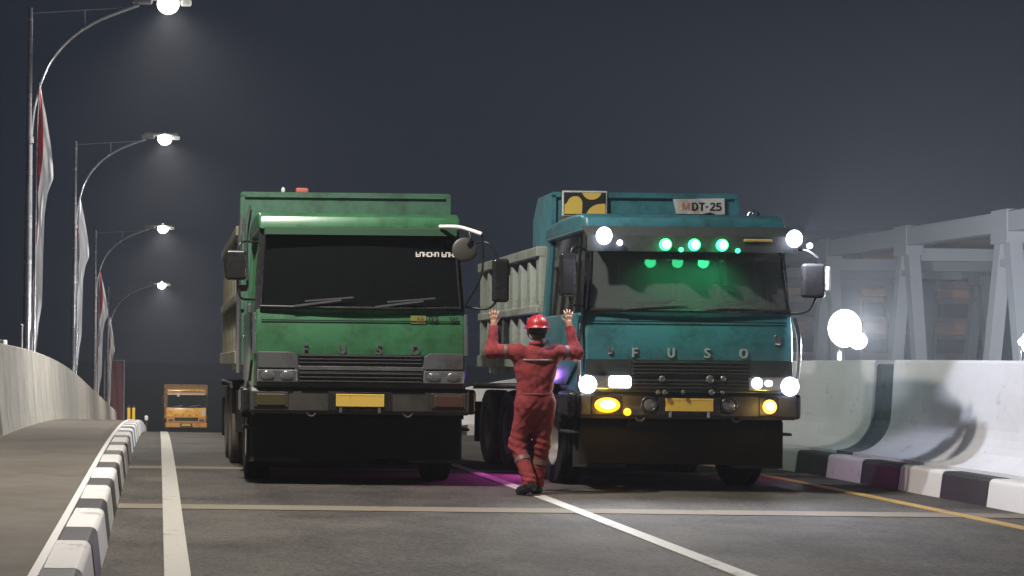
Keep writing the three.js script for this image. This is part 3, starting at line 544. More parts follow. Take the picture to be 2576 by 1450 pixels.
// --- teal truck with its lamps lit
{
  const d = 16.7, t = thing('dump_truck', 'teal dump truck with lit white, amber and green lamps in the right lane', 'dump truck', [5.56, -drop(d + 1.2), -d], 0, 'dump trucks facing the camera');
  t.rotation.x = -pitch(d + 3);
  const teal = C(0.042, 0.165, 0.195);
  truck(t, {
    paint: paint(teal), side: M(C(0.35, 0.395, 0.34), 0.65, 0, { map: T.grime }), headMat: M(C(0.06, 0.235, 0.285), 0.5, 0, { map: T.grime }), bumper: M(C(0.055, 0.058, 0.056), 0.5, 0.2, { map: T.grime }),
    dumpFront: 2.0, rear: 5.45, dumpHalf: 1.24, dumpShift: 0.14, headHalf: 1.08, headTop: 3.375, canopy: 1.0, sideTop: 2.72, sideGap: 0.0, wheels: [3.35, 4.55], letterMat: m.chromeMatt, letterShift: 0.0, glassMat: M(C(0.3, 0.33, 0.32), 0.05, 0, { transmission: 0.74, ior: 1.5 }), guardMat: M(C(0.34, 0.32, 0.27), 0.7, 0, { map: T.grime }),
    bumperLamps(b) {
      for (const [x, w, h, mat, c, cd] of [[-0.86, 0.27, 0.16, m.bulbAmber, C(1, 0.5, 0.04), 0.6], [0.84, 0.15, 0.15, m.bulbAmberPale, C(1, 0.6, 0.12), 0.22]]) {
        obj('lamp_frame', [rbox(w + 0.06, h + 0.05, 0.02, x, 0.92, 0.036, 0.03)], m.black, b);
        obj('indicator_lamp', [new THREE.SphereGeometry(0.5, 20, 14).scale(w, h, 0.06).translate(x, 0.92, 0.06)], mat, b);
        obj('indicator_core', [new THREE.SphereGeometry(0.5, 18, 12).scale(w * 0.68, h * 0.62, 0.06).translate(x, 0.925, 0.075)], m.bulbAmberCore, b);
        point(t, x, 0.9, 0.2, c, cd, 3);
      }
      obj('small_indicator_lamp', [new THREE.SphereGeometry(0.04, 12, 10).translate(-0.65, 0.85, 0.06)], m.bulbAmber, b);
      for (const x of [-0.42, 0.42]) { obj('fog_lamp_ring', [new THREE.TorusGeometry(0.075, 0.016, 8, 20).translate(x, 0.93, 0.05)], m.black, b); obj('fog_lamp', [new THREE.SphereGeometry(0.07, 16, 12).scale(1, 1, 0.35).translate(x, 0.93, 0.045)], m.lensClear, b); }
    },
    face(t, cab) {
      const f = obj('front_fascia', [across([[0, 1.07], [0.045, 1.07], [0.06, 1.25], [0.06, 1.40], [0, 1.40]], 2.16, 0.012)], M(C(0.035, 0.042, 0.042), 0.4, 0.2, { map: T.grime }), t);
      for (const [y0, y1, n] of [[1.24, 1.39, 4], [1.09, 1.2, 3]]) { obj('grille_opening', [rbox(1.24, y1 - y0, 0.012, 0, (y0 + y1) / 2, 0.066, 0.005)], m.black, f); for (let k = 0; k < n; k++) obj('slat', [rbox(1.2, 0.016, 0.016, 0, y0 + (y1 - y0) * (k + 0.5) / n, 0.078, 0.005)], m.chassis, f); }
      // two rows of small chromed lamps on the grille
      for (const [x, y, r] of [[-0.30, 1.20, 0.035], [0.2, 1.20, 0.045], [0.34, 1.21, 0.03], [-0.34, 1.06, 0.025], [-0.27, 1.06, 0.028], [-0.08, 1.065, 0.022], [0.22, 1.065, 0.032], [0.33, 1.065, 0.02]]) { obj('grille_lamp', [new THREE.SphereGeometry(r, 14, 10).scale(1, 1, 0.5).translate(x, y, 0.095)], m.lensClear, f); }
      const cool = C(0.88, 0.92, 1);
      for (const s of [-1, 1]) obj('headlamp_bezel', [rbox(0.5, 0.15, 0.03, s * 0.86, 1.16, 0.06, 0.02)], m.dullChrome, f);
      obj('corner_lamp', [new THREE.SphereGeometry(0.095, 22, 16).scale(1, 1, 0.45).translate(-1.07, 1.135, 0.075)], m.bulbWhite, f);
      obj('headlamp', [rbox(0.225, 0.125, 0.05, -0.735, 1.165, 0.085, 0.04, 4)], m.bulbWhite, f);
      obj('corner_lamp', [new THREE.SphereGeometry(0.095, 22, 16).scale(1, 1.05, 0.45).translate(1.045, 1.135, 0.075)], m.bulbBlue, f);
      obj('headlamp', [new THREE.SphereGeometry(0.055, 18, 12).scale(1, 1.1, 0.5).translate(0.7, 1.165, 0.085)], m.bulbWhite, f);
      obj('small_headlamp', [new THREE.SphereGeometry(0.033, 14, 10).scale(1.2, 1, 0.5).translate(0.82, 1.165, 0.085)], m.bulbWhite, f);
      spot(t, V(-1.07, 1.135, 0.16), V(-1.0, 0, 12), cool, 11, 1.1, 0.8, 3);
      spot(t, V(-0.735, 1.165, 0.16), V(-0.6, 0, 12), cool, 13, 1.1, 0.8, 3);
      spot(t, V(1.045, 1.135, 0.16), V(1.8, 0.3, 10), C(0.8, 0.82, 1), 9, 1.25, 0.8, 2);
      spot(t, V(0.7, 1.165, 0.16), V(0.6, 0, 12), cool, 6, 1.1, 0.8, 3);
      obj('panel_seam', [box(2.06, 0.012, 0.008, 0, 1.80, 0.02)], m.black, cab);
      obj('glint_piece', [rbox(0.07, 0.1, 0.025, 0.93, 1.62, 0.035, 0.02, 3)], m.chrome, cab);  // chrome piece added in place of a bright glare spot on the panel
      obj('small_glint_piece', [rbox(0.05, 0.06, 0.02, -0.83, 1.49, 0.04, 0.012)], m.chrome, cab);  // chrome bit standing in for a small white reflection
    },
    extras(t, cab, head, z0) {
      const vis = obj('sun_visor', [across([[-0.1, 2.81], [0.10, 2.70], [0.13, 2.53], [0.115, 2.53], [0.085, 2.685], [-0.1, 2.785]], 2.2, 0.005)], M(C(0.05, 0.06, 0.055), 0.6, 0.1, { map: T.grime }), cab);
      for (const [x, y] of [[-0.94, 2.685], [1.04, 2.675]]) {
        obj('white_lamp', [new THREE.SphereGeometry(0.082, 20, 14).scale(1, 1.12, 0.8).translate(x, y, 0.17)], m.bulbBlue, vis);
        obj('small_white_lamp', [new THREE.SphereGeometry(0.03, 12, 10).translate(x + 0.17, y - 0.07, 0.15)], m.bulbBlue, vis);
        spot(t, V(x + (x > 0 ? 0.03 : -0.03), y, 0.26), x > 0 ? V(x + 2, y - 0.5, 0.9) : V(x - 1, y - 1, 2.2), C(0.80, 0.83, 1), x > 0 ? 19 : 8, x > 0 ? 1.5 : 1.3, 0.1, 0.4);
      }
      for (const [x, k] of [[-0.30, 0.12], [0.0, 0.12], [0.29, 0.22]]) {
        obj('green_lamp', [new THREE.SphereGeometry(0.062, 18, 14).scale(1, 1, 0.8).translate(x, 2.6, 0.17)], m.bulbGreen, vis);
        obj('green_lamp_core', [new THREE.SphereGeometry(0.045, 16, 12).translate(x, 2.6, 0.195)], m.bulbGreenCore, vis);
        spot(t, V(x, 2.55, 0.26), V(x - 0.05, 2.1, 0.02), C(0.05, 1, 0.35), k * 4.5, 0.95, 0.9, 3);
      }
      for (const [x, y] of [[-0.13, 2.55], [0.46, 2.545]]) obj('small_green_lamp', [new THREE.SphereGeometry(0.024, 12, 10).translate(x, y, 0.15)], m.bulbGreen, vis);
      obj('visor_strip', [rbox(0.3, 0.03, 0.02, 0.68, 2.655, 0.125, 0.01)], M(C(0.55, 0.4, 0.12), 0.4), vis);
      mirror(t, [[V(-1.05, 2.55, -0.1), V(-1.22, 2.58, 0.05), V(-1.28, 2.45, 0.08)], [V(-1.08, 1.96, -0.1), V(-1.24, 1.98, 0.05), V(-1.28, 2.1, 0.08)]], -1.3, 2.28, 0.1, 0.17, 0.46);
      mirror(t, [[V(1.04, 2.55, -0.1), V(1.2, 2.56, 0.1), V(1.3, 2.48, 0.14)], [V(1.08, 1.9, -0.1), V(1.22, 1.93, 0.1), V(1.3, 2.1, 0.14)]], 1.25, 2.24, 0.14, 0.24, 0.36);
      obj('mirror_edge', [rbox(0.045, 0.26, 0.1, 1.392, 2.26, 0.14, 0.02)], m.white, t);
      for (const s of [-1, 1]) obj('grab_rail', [tube([V(s * 1.13, 1.05, -0.0), V(s * 1.15, 1.3, 0.03), V(s * 1.15, 1.65, 0.03), V(s * 1.12, 1.85, -0.02)], 0.022, 20, 10)], m.chrome, cab);
      for (const s of [-1, 1]) obj('pillar_trim', [rod(V(s * 1.07, 1.92, -0.02), V(s * 1.0, 2.55, -0.1), 0.016)], m.chrome, cab);
      obj('air_horn', [tube([V(0.8, 2.97, -0.5), V(0.84, 3.02, -0.48), V(0.88, 2.98, -0.4)], 0.018, 10, 8)], m.chrome, cab);
      // black and yellow emblem board
      const e = obj('emblem_board', [rbox(0.53, 0.30, 0.02, -0.72 + 0.14, 3.235, z0 + 0.045, 0.008)], m.white, head);
      const ox = -0.72 + 0.14 - 0.245, oy = 3.10, zz = z0 + 0.058;
      obj('emblem_field', [box(0.49, 0.265, 0.006, ox + 0.245, oy + 0.1325, zz)], m.ink, e);
      const yel = (s) => new THREE.ExtrudeGeometry(s, { depth: 0.005, bevelEnabled: false, curveSegments: 14 }).translate(ox, oy, zz + 0.004);
      const s1 = new THREE.Shape(); s1.moveTo(0.005, 0.01); s1.lineTo(0.21, 0.01); s1.lineTo(0.215, 0.14); s1.quadraticCurveTo(0.2, 0.22, 0.13, 0.22); s1.quadraticCurveTo(0.06, 0.215, 0.035, 0.14); s1.lineTo(0.005, 0.12); s1.closePath();
      const s2 = new THREE.Shape(); s2.moveTo(0.21, 0.26); s2.quadraticCurveTo(0.25, 0.175, 0.33, 0.18); s2.quadraticCurveTo(0.41, 0.185, 0.44, 0.26); s2.closePath();
      const s3 = new THREE.Shape(); s3.moveTo(0.26, 0.01); s3.quadraticCurveTo(0.31, 0.12, 0.42, 0.13); s3.lineTo(0.485, 0.135); s3.lineTo(0.485, 0.01); s3.closePath();
      for (const s of [s1, s2, s3]) obj('emblem_shape', [yel(s)], m.emblemYellow, e);
      obj('sign_bracket', [rbox(0.18, 0.2, 0.04, -0.76, 2.98, z0 + 0.04, 0.01)], m.rust, head);
      // number board
      const b = obj('number_board', [plate([[0.46, 3.30], [1.06, 3.315], [1.07, 3.13], [0.97, 3.12], [0.90, 3.15], [0.80, 3.125], [0.5, 3.13]], 0.012, z0 + 0.035)], m.white, head);
      obj('board_mark', [text('M', 0.085, 0.006).translate(0.61, 3.215, z0 + 0.046)], M(C(0.5, 0.2, 0.14), 0.6), b);
      obj('board_number', [text('DT', 0.095, 0.006).translate(0.755, 3.215, z0 + 0.046), text('-', 0.08, 0.006).translate(0.855, 3.215, z0 + 0.046), text('25', 0.095, 0.006).translate(0.96, 3.215, z0 + 0.046)], m.ink, b);
      // purple lamps low on the frame
      obj('purple_lamp', [rbox(0.1, 0.22, 0.12, -1.13, 1.17, -1.98, 0.02)], m.bulbPurple, t);
      point(t, -1.3, 1.17, -1.98, C(0.4, 0.15, 1), 0.5, 3);
      for (const s of [-1, 1]) { obj('purple_lamp', [rbox(0.03, 0.03, 0.4, s * 1.0, 0.42, -2.45, 0.01)], glow(C(1, 0.1, 0.75), 1.2), t); spot(t, V(s * 1.12, 0.4, -2.45), V(s * 1.7, 0, -2.0), C(1, 0.12, 0.7), s < 0 ? 3.2 : 0.9, 0.95, 0.6, 3); }
      obj('air_tank', [rod(V(-1.0, 0.95, -2.05), V(-1.0, 0.95, -2.75), 0.13, 0.13, 20)], m.dullChrome, t);
      obj('side_reflector', [new THREE.SphereGeometry(0.04, 12, 10).translate(-1.17, 0.98, -0.55)], m.lensAmber, t);
    },
  });
}

// --- orange truck far behind
{
  const d = 85, t = thing('dump_truck', 'small distant orange dump truck below the crest of the road', 'dump truck', [1.5, -drop(d + 1) + 0.04, -d], 0, 'dump trucks facing the camera');
  t.scale.setScalar(0.97);
  t.rotation.x = -pitch(d);
  const orange = C(1, 0.5, 0.03);
  truck(t, {
    paint: paint(orange), side: M(C(0.75, 0.42, 0.13), 0.6, 0, { map: T.grime }), headMat: M(C(0.75, 0.42, 0.16), 0.6, 0, { map: T.grime }), bumper: M(C(0.7, 0.33, 0.07), 0.5, 0, { map: T.grime }),
    dumpFront: 2.0, rear: 6.4, dumpHalf: 1.2, headHalf: 1.2, headTop: 3.25, canopy: 0.8, sideTop: 2.8, sideGap: 0, wheels: [3.8, 5.0], letterMat: m.dullChrome,
    face(t, cab) {
      const f = obj('front_fascia', [across([[0, 1.07], [0.045, 1.07], [0.06, 1.4], [0, 1.4]], 2.16, 0.012)], M(C(0.6, 0.27, 0.04), 0.5), t);
      obj('grille_opening', [rbox(1.3, 0.18, 0.012, 0, 1.25, 0.066, 0.005)], m.black, f);
      for (const s of [-1, 1]) obj('headlamp', [rbox(0.26, 0.12, 0.03, s * 0.85, 1.2, 0.07, 0.03)], m.lensClear, f);
      obj('panel_patch', [rbox(0.16, 0.3, 0.01, 0.96, 1.62, 0.03, 0.02)], m.white, cab);
    },
    extras(t, cab) {
      obj('sun_visor', [across([[-0.14, 2.76], [0.1, 2.7], [0.13, 2.58], [0.115, 2.58], [0.08, 2.68], [-0.14, 2.73]], 2.1, 0.005)], M(C(0.6, 0.42, 0.25), 0.6), cab);
      obj('visor_reflector', [rbox(0.14, 0.22, 0.03, -0.45, 2.6, 0.13, 0.01)], m.white, cab);
      mirror(t, [[V(-1.04, 2.6, -0.1), V(-1.25, 2.6, 0.05), V(-1.3, 2.45, 0.08)]], -1.3, 2.3, 0.1, 0.17, 0.4);
    },
  });
}

// ================================================================ PERSON
// distance field of tapered bones, meshed with surface nets
function bone(a, b, ra, rb, sz = 1) { return { a, b: b.clone().sub(a), ra, rb, sz, l2: Math.max(1e-9, b.distanceToSquared(a)) }; }
function field(bones, k) {
  const kk = k;
  return (x, y, z) => {
    let d = 1e9;
    for (const q of bones) {
      const px = x - q.a.x, py = y - q.a.y, pz = (z - q.a.z) * q.sz;
      let h = (px * q.b.x + py * q.b.y + (z - q.a.z) * q.b.z) / q.l2; h = h < 0 ? 0 : h > 1 ? 1 : h;
      const ex = px - q.b.x * h, ey = py - q.b.y * h, ez = pz - q.b.z * h * q.sz;
      const v = Math.sqrt(ex * ex + ey * ey + ez * ez) - (q.ra + (q.rb - q.ra) * h);
      const t = Math.max(0, kk - Math.abs(d - v)) / kk;
      d = Math.min(d, v) - t * t * kk / 4;
    }
    return d;
  };
}
function nets(f, lo, hi, c) {
  const nx = Math.ceil((hi.x - lo.x) / c) + 1, ny = Math.ceil((hi.y - lo.y) / c) + 1, nz = Math.ceil((hi.z - lo.z) / c) + 1;
  const v = new Float32Array(nx * ny * nz), id = (i, j, k) => (k * ny + j) * nx + i;
  for (let k = 0; k < nz; k++) for (let j = 0; j < ny; j++) for (let i = 0; i < nx; i++) v[id(i, j, k)] = f(lo.x + i * c, lo.y + j * c, lo.z + k * c);
  const pos = [], at3 = new Int32Array(v.length).fill(-1), idx = [];
  for (let k = 0; k < nz - 1; k++) for (let j = 0; j < ny - 1; j++) for (let i = 0; i < nx - 1; i++) {
    let n = 0, sx = 0, sy = 0, sz = 0;
    const edge = (a, b, A, B) => { const va = v[id(i + A[0], j + A[1], k + A[2])], vb = v[id(i + B[0], j + B[1], k + B[2])]; if ((va < 0) !== (vb < 0)) { const t = va / (va - vb); sx += A[0] + (B[0] - A[0]) * t; sy += A[1] + (B[1] - A[1]) * t; sz += A[2] + (B[2] - A[2]) * t; n++; } };
    for (let a = 0; a < 2; a++) for (let b = 0; b < 2; b++) { edge(0, 0, [0, a, b], [1, a, b]); edge(0, 0, [a, 0, b], [a, 1, b]); edge(0, 0, [a, b, 0], [a, b, 1]); }
    if (n) { at3[id(i, j, k)] = pos.length / 3; pos.push(lo.x + (i + sx / n) * c, lo.y + (j + sy / n) * c, lo.z + (k + sz / n) * c); }
  }
  const quad = (a, b, c2, d, flip) => { if (Math.min(a, b, c2, d) < 0) return; flip ? idx.push(a, c2, b, a, d, c2) : idx.push(a, b, c2, a, c2, d); };
  for (let k = 1; k < nz - 1; k++) for (let j = 1; j < ny - 1; j++) for (let i = 1; i < nx - 1; i++) {
    const o = v[id(i, j, k)] < 0;
    if (o !== v[id(i + 1, j, k)] < 0) quad(at3[id(i, j - 1, k - 1)], at3[id(i, j, k - 1)], at3[id(i, j, k)], at3[id(i, j - 1, k)], !o);
    if (o !== v[id(i, j + 1, k)] < 0) quad(at3[id(i - 1, j, k - 1)], at3[id(i - 1, j, k)], at3[id(i, j, k)], at3[id(i, j, k - 1)], !o);
    if (o !== v[id(i, j, k + 1)] < 0) quad(at3[id(i - 1, j - 1, k)], at3[id(i, j - 1, k)], at3[id(i, j, k)], at3[id(i - 1, j, k)], !o);
  }
  const g = new THREE.BufferGeometry(); g.setAttribute('position', new THREE.Float32BufferAttribute(pos, 3)); g.setIndex(idx); g.computeVertexNormals();
  return g;
}
{
  const d = 16.3, base = -drop(d), p = thing('person', 'person in red coverall and red helmet with both hands raised, seen from behind', 'person', [3.86, base, -d]);
  const skin = M(C(0.30, 0.16, 0.10), 0.55), coverall = M(C(0.225, 0.024, 0.028), 0.9, 0, { map: T.grime }), helmetM = M(C(0.34, 0.018, 0.026), 0.38);
  const J = { sl: V(-0.19, 1.465, 0.0), el: V(-0.435, 1.46, -0.05), wl: V(-0.412, 1.715, -0.11), sr: V(0.205, 1.465, 0), er: V(0.43, 1.45, -0.05), wr: V(0.372, 1.725, -0.1), hl: V(-0.095, 0.88, 0), kl: V(-0.16, 0.51, -0.06), al: V(-0.085, 0.145, 0.17), hr: V(0.095, 0.88, 0), kr: V(0.075, 0.5, -0.05), ar: V(0.045, 0.1, -0.06) };
  const limbs = (e) => [bone(J.sl, J.el, 0.078 + e, 0.062 + e), bone(J.el, J.wl, 0.062 + e, 0.047 + e), bone(J.sr, J.er, 0.078 + e, 0.062 + e), bone(J.er, J.wr, 0.062 + e, 0.047 + e),
    bone(J.hl, J.kl, 0.108 + e, 0.086 + e), bone(J.kl, J.al, 0.082 + e, 0.068 + e), bone(J.hr, J.kr, 0.108 + e, 0.086 + e), bone(J.kr, J.ar, 0.082 + e, 0.068 + e),
    bone(V(-0.07, 0.94, 0), V(0.07, 0.94, 0), 0.126 + e, 0.126 + e, 1.1), bone(V(-0.05, 0.98, 0), V(-0.05, 1.2, 0), 0.132 + e, 0.136 + e, 1.1), bone(V(0.05, 0.98, 0), V(0.05, 1.2, 0), 0.132 + e, 0.136 + e, 1.1), bone(V(-0.085, 1.3, 0), V(0.085, 1.3, 0), 0.135 + e, 0.135 + e, 1.25), bone(V(-0.16, 1.43, 0), V(0.165, 1.43, 0), 0.085 + e, 0.085 + e, 1.05), bone(V(0, 1.4, 0), V(0.008, 1.52, -0.005), 0.1 + e, 0.062 + e)];
  // body: trunk and limbs under the clothes, then head and hands on finer grids
  const head = V(0.02, 1.685, -0.03);
  const skull = [bone(V(0.02, 1.72, -0.01), V(0.02, 1.715, -0.035), 0.082, 0.078), bone(V(0.02, 1.66, -0.055), V(0.02, 1.61, -0.075), 0.058, 0.034), bone(V(0.0, 1.66, -0.045), V(0.04, 1.66, -0.045), 0.052, 0.052), bone(V(0.012, 1.45, 0), V(0.02, 1.62, -0.01), 0.056, 0.052),
    bone(V(0.02, 1.685, -0.115), V(0.02, 1.655, -0.133), 0.009, 0.014), bone(V(-0.068, 1.69, -0.01), V(-0.066, 1.655, -0.012), 0.016, 0.011), bone(V(0.108, 1.69, -0.01), V(0.106, 1.655, -0.012), 0.016, 0.011), bone(V(0.0, 1.632, -0.118), V(0.04, 1.632, -0.118), 0.008, 0.008), bone(V(-0.008, 1.69, -0.105), V(0.048, 1.69, -0.105), 0.011, 0.011)];
  const hand = (w, s, tilt) => { // s: side of the thumb (+1 towards +x)
    const q = (x, y, z) => V(w.x + 0.92 * s * (x * Math.cos(tilt) - y * Math.sin(tilt)), w.y + 0.88 * (x * Math.sin(tilt) + y * Math.cos(tilt)), w.z + z);
    const B = [bone(q(0, -0.05, 0.01), q(0, 0.02, 0), 0.032, 0.028)];
    for (const [x, t] of [[0.028, 0.085], [0.009, 0.09], [-0.010, 0.088], [-0.029, 0.08]]) B.push(bone(q(x * 0.5, 0.01, 0), q(x, t, -0.004), 0.017, 0.0115));
    for (const [x, y0, l1, l2, fan] of [[0.031, 0.085, 0.042, 0.034, 0.2], [0.0105, 0.092, 0.046, 0.038, 0.05], [-0.0105, 0.09, 0.043, 0.035, -0.1], [-0.031, 0.08, 0.035, 0.028, -0.3]]) {
      const b1 = q(x + fan * l1, y0 + l1, -0.012), b2 = q(x + fan * (l1 + l2), y0 + l1 + l2 * 0.9, -0.032);
      B.push(bone(q(x, y0 - 0.01, -0.003), b1, 0.0098, 0.009), bone(b1, b2, 0.009, 0.0075));
    }
    const t1 = q(0.052, 0.05, -0.018), t2 = q(0.07, 0.082, -0.028); B.push(bone(q(0.018, 0.012, -0.004), t1, 0.0155, 0.0115), bone(t1, t2, 0.0115, 0.009));
    return B;
  };
  const hl = V(-0.41, 1.745, -0.115), hr = V(0.369, 1.755, -0.105);
  const gHead = nets(field(skull, 0.018), V(-0.12, 1.42, -0.18), V(0.16, 1.84, 0.12), 0.005);
  const gBody = nets(field(limbs(-0.02), 0.05), V(-0.58, 0.02, -0.3), V(0.58, 1.72, 0.32), 0.014);
  const gHl = nets(field(hand(hl, 1, -0.06), 0.008), V(hl.x - 0.09, hl.y - 0.1, hl.z - 0.09), V(hl.x + 0.11, hl.y + 0.21, hl.z + 0.07), 0.004);
  const gHr = nets(field(hand(hr, -1, -0.05), 0.008), V(hr.x - 0.11, hr.y - 0.1, hr.z - 0.09), V(hr.x + 0.09, hr.y + 0.21, hr.z + 0.07), 0.004);
  obj('body', [gBody, gHead, gHl, gHr], skin, p);
  const cloth = field(limbs(0), 0.06);
  const wob = (x, y, z) => Math.sin(x * 21 + 2.1 * Math.sin(y * 13 + z * 7)) * Math.sin(y * 27 + 1.7 * Math.sin(z * 19 + x * 11) + z * 9);
  const wrinkle = (x, y, z) => 0.0045 * wob(x, y, z) + 0.002 * wob(x * 2.3 + 1, y * 2.1, z * 2.2 + 3);
  const near = (x, y, z, p, r) => Math.exp(-((x - p.x) ** 2 + (y - p.y) ** 2 + (z - p.z) ** 2) / (r * r));
  const fold = (x, y, z) => 0.008 * (near(x, y, z, J.kl, 0.12) + near(x, y, z, J.kr, 0.12)) * Math.sin(y * 85 + z * 30 + x * 14) + 0.007 * (near(x, y, z, J.el, 0.1) + near(x, y, z, J.er, 0.1)) * Math.sin(x * 95 + y * 40)
    + 0.007 * (near(x, y, z, J.al, 0.1) + near(x, y, z, J.ar, 0.1)) * Math.sin(y * 120 + x * 20) + 0.006 * Math.exp(-(((y - 1.09) / 0.07) ** 2)) * Math.sin(x * 60 + y * 35 + 2 * Math.sin(x * 23)) + 0.005 * near(x, y, z, V(0, 0.8, 0.08), 0.14) * Math.sin(x * 70 - y * 50);
  const neck = (y, z) => y - (1.555 + z * 0.2), cuff = (x, y) => x < -0.3 ? y - 1.735 : x > 0.28 ? y - 1.745 : -1;
  obj('coverall', [nets((x, y, z) => Math.max(cloth(x, y, z) + wrinkle(x, y, z) + fold(x, y, z), neck(y, z) * (Math.abs(x) < 0.25 ? 1 : 0) - (Math.abs(x) < 0.25 ? 0 : 1), cuff(x, y), 0.075 - y), V(-0.6, 0.02, -0.34), V(0.6, 1.8, 0.34), 0.009)], coverall, p);
  obj('collar', [new THREE.TorusGeometry(0.066, 0.017, 10, 28).scale(1, 1, 1.4).rotateX(Math.PI / 2 - 0.12).translate(0.014, 1.545, -0.004)], coverall, p);
  obj('hair', [new THREE.SphereGeometry(0.092, 26, 16, 0, Math.PI, 0, Math.PI * 0.78).scale(0.95, 0.98, 0.95).translate(0.02, 1.70, -0.005), rbox(0.135, 0.07, 0.05, 0.02, 1.635, 0.043, 0.025, 3)], M(C(0.02, 0.016, 0.014), 0.7), p);
  // helmet: dome, brim, peak and ridge
  const dome = []; for (let k = 0; k <= 10; k++) { const a = k / 10 * Math.PI / 2; dome.push(new THREE.Vector2(0.122 * Math.sin(a) + 1e-4, 0.108 * Math.cos(a))); } dome.push(new THREE.Vector2(0.126, -0.025), new THREE.Vector2(0.142, -0.03), new THREE.Vector2(0.142, -0.036), new THREE.Vector2(0.122, -0.033));
  const lid = obj('helmet', [new THREE.LatheGeometry(dome, 36).scale(0.9, 1, 1.08).rotateX(-0.06).translate(0.02, 1.735, -0.012)], helmetM, p);
  obj('peak', [new THREE.CylinderGeometry(0.115, 0.125, 0.006, 28, 1, false, Math.PI / 2, Math.PI).scale(1, 1, 1.1).rotateX(0.14).translate(0.02, 1.71, -0.09)], helmetM, lid);
  obj('ridge', [-0.035, 0, 0.035].map((x) => new THREE.TorusGeometry(0.118, 0.007, 6, 24, Math.PI).rotateY(Math.PI / 2).scale(1, 0.93, 1.02).translate(0.02 + x, 1.735 - Math.abs(x) * 0.12, -0.012)), helmetM, lid);
  obj('chin_strap', [tube([V(-0.075, 1.7, -0.03), V(-0.06, 1.63, -0.06), V(0.02, 1.575, -0.09), V(0.1, 1.63, -0.06), V(0.115, 1.7, -0.03)], 0.006, 24, 6)], m.black, lid);
  // grey reflective tape: yoke, arms, shins
  const tape = M(C(0.13, 0.085, 0.08), 0.5, 0.1);
  const ring = (a, b, u, r, h) => { const dir = b.clone().sub(a).normalize(), c = a.clone().lerp(b, u); return rod(c.clone().addScaledVector(dir, -h / 2), c.clone().addScaledVector(dir, h / 2), r, r, 24); };
  const arc = []; for (let k = 0; k <= 16; k++) { const a = Math.PI * (k / 16); arc.push(V(0.002 + 0.2 * Math.cos(a), 1.385 - 0.01 * Math.sin(a), 0.122 * Math.sin(a) - 0.01)); }
  obj('tape_yoke', [tube(arc, 0.016, 40, 8)], tape, p);
  obj('tape_arm', [ring(J.sr, J.er, 0.45, 0.078, 0.035)], tape, p);
  obj('tape_arm', [ring(J.sl, J.el, 0.45, 0.078, 0.035)], tape, p);
  obj('tape_leg', [ring(J.kr, J.ar, 0.42, 0.083, 0.045)], tape, p);
  obj('tape_leg', [ring(J.kl, J.al, 0.42, 0.083, 0.045)], tape, p);
  obj('belt', [new THREE.TorusGeometry(0.178, 0.014, 8, 32).scale(1.02, 0.74, 1).rotateX(Math.PI / 2).translate(0, 1.03, 0)], M(C(0.14, 0.02, 0.02), 0.8), p);
  // shoes
  for (const [a, yaw, lift] of [[J.al, 0.45, 0.33], [J.ar, -0.12, 0]]) {
    const h = a.y - 0.1, q = (x, y, z) => { const Y = y + h + z * Math.sin(lift) * (z < 0 ? 1 : 0.4); return V(a.x + x * Math.cos(yaw) + z * Math.sin(yaw), Math.max(0.034, Y), a.z - x * Math.sin(yaw) + z * Math.cos(yaw)); };
    const f = field([bone(q(0, 0.1, 0.01), q(0, 0.06, 0.02), 0.052, 0.052), bone(q(0, 0.045, 0.04), q(0.0, 0.042, -0.14), 0.044, 0.046), bone(q(0.01, 0.035, -0.12), q(0.012, 0.035, -0.18), 0.046, 0.036)], 0.03);
    obj('shoe', [nets((x, y, z) => Math.max(f(x, y, z), 0.006 - y), V(a.x - 0.2, -0.01, a.z - 0.28), V(a.x + 0.2, 0.2, a.z + 0.14), 0.008)], m.black, p);
  }
}

// ================================================================ RIGHT: TRUSS BRIDGE, FLOODLIGHTS, BUILDING
function trussPlane(label, X, top, nodes) {
  const t = thing('truss', label, 'truss', [X, -7.2, 0], 0, 'steel trusses beyond the right parapet');
  const y0 = 7.2 - 1.2, yt = 7.2 + top, first = nodes[0], last = nodes[nodes.length - 1];
  obj('top_chord', [rbox(0.5, 0.58, last - first + 6, 0, yt - 0.29, -(first + last) / 2, 0.03)], m.truss, t);
  obj('bottom_chord', [rbox(0.5, 0.6, last - first + 6, 0, y0, -(first + last) / 2, 0.03)], m.truss, t);
  for (const d of nodes) {
    obj('gusset_plate', [box(0.56, 0.95, 0.85, 0, yt - 0.42, -d)], m.truss, t);
    for (const s of [-1, 1]) obj('leg', [bar(V(0, yt - 0.5, -d + s * 0.18), V(0, y0, -d + s * 1.25), 0.36, 0.32, V(1, 0, 0))], m.truss, t);
    obj('tie_plate', [box(0.3, 0.2, 0.9, 0, yt - 1.45, -d)], m.truss, t);
    obj('pier', [box(0.9, y0 - 0.3, 0.7, 0, (y0 - 0.3) / 2, -d)], m.slab, t);
  }
}
trussPlane('near steel truss of the bridge beyond the right parapet', 24, 5.6, [39.0, 45.0, 51.0, 57, 63, 69, 75]);
{
  const t = thing('cross_bracing', 'horizontal steel bracing between the two trusses', 'bracing', [28, -7.2, 0]);
  for (const d of [45, 51, 57, 63, 69, 75]) { obj('cross_beam', [box(7.4, 0.4, 0.3, 0, 7.2 + 4.75, -d)], m.truss, t); }
}
trussPlane('far steel truss seen through the near one', 32, 5.2, [46, 54, 62, 70, 78]);
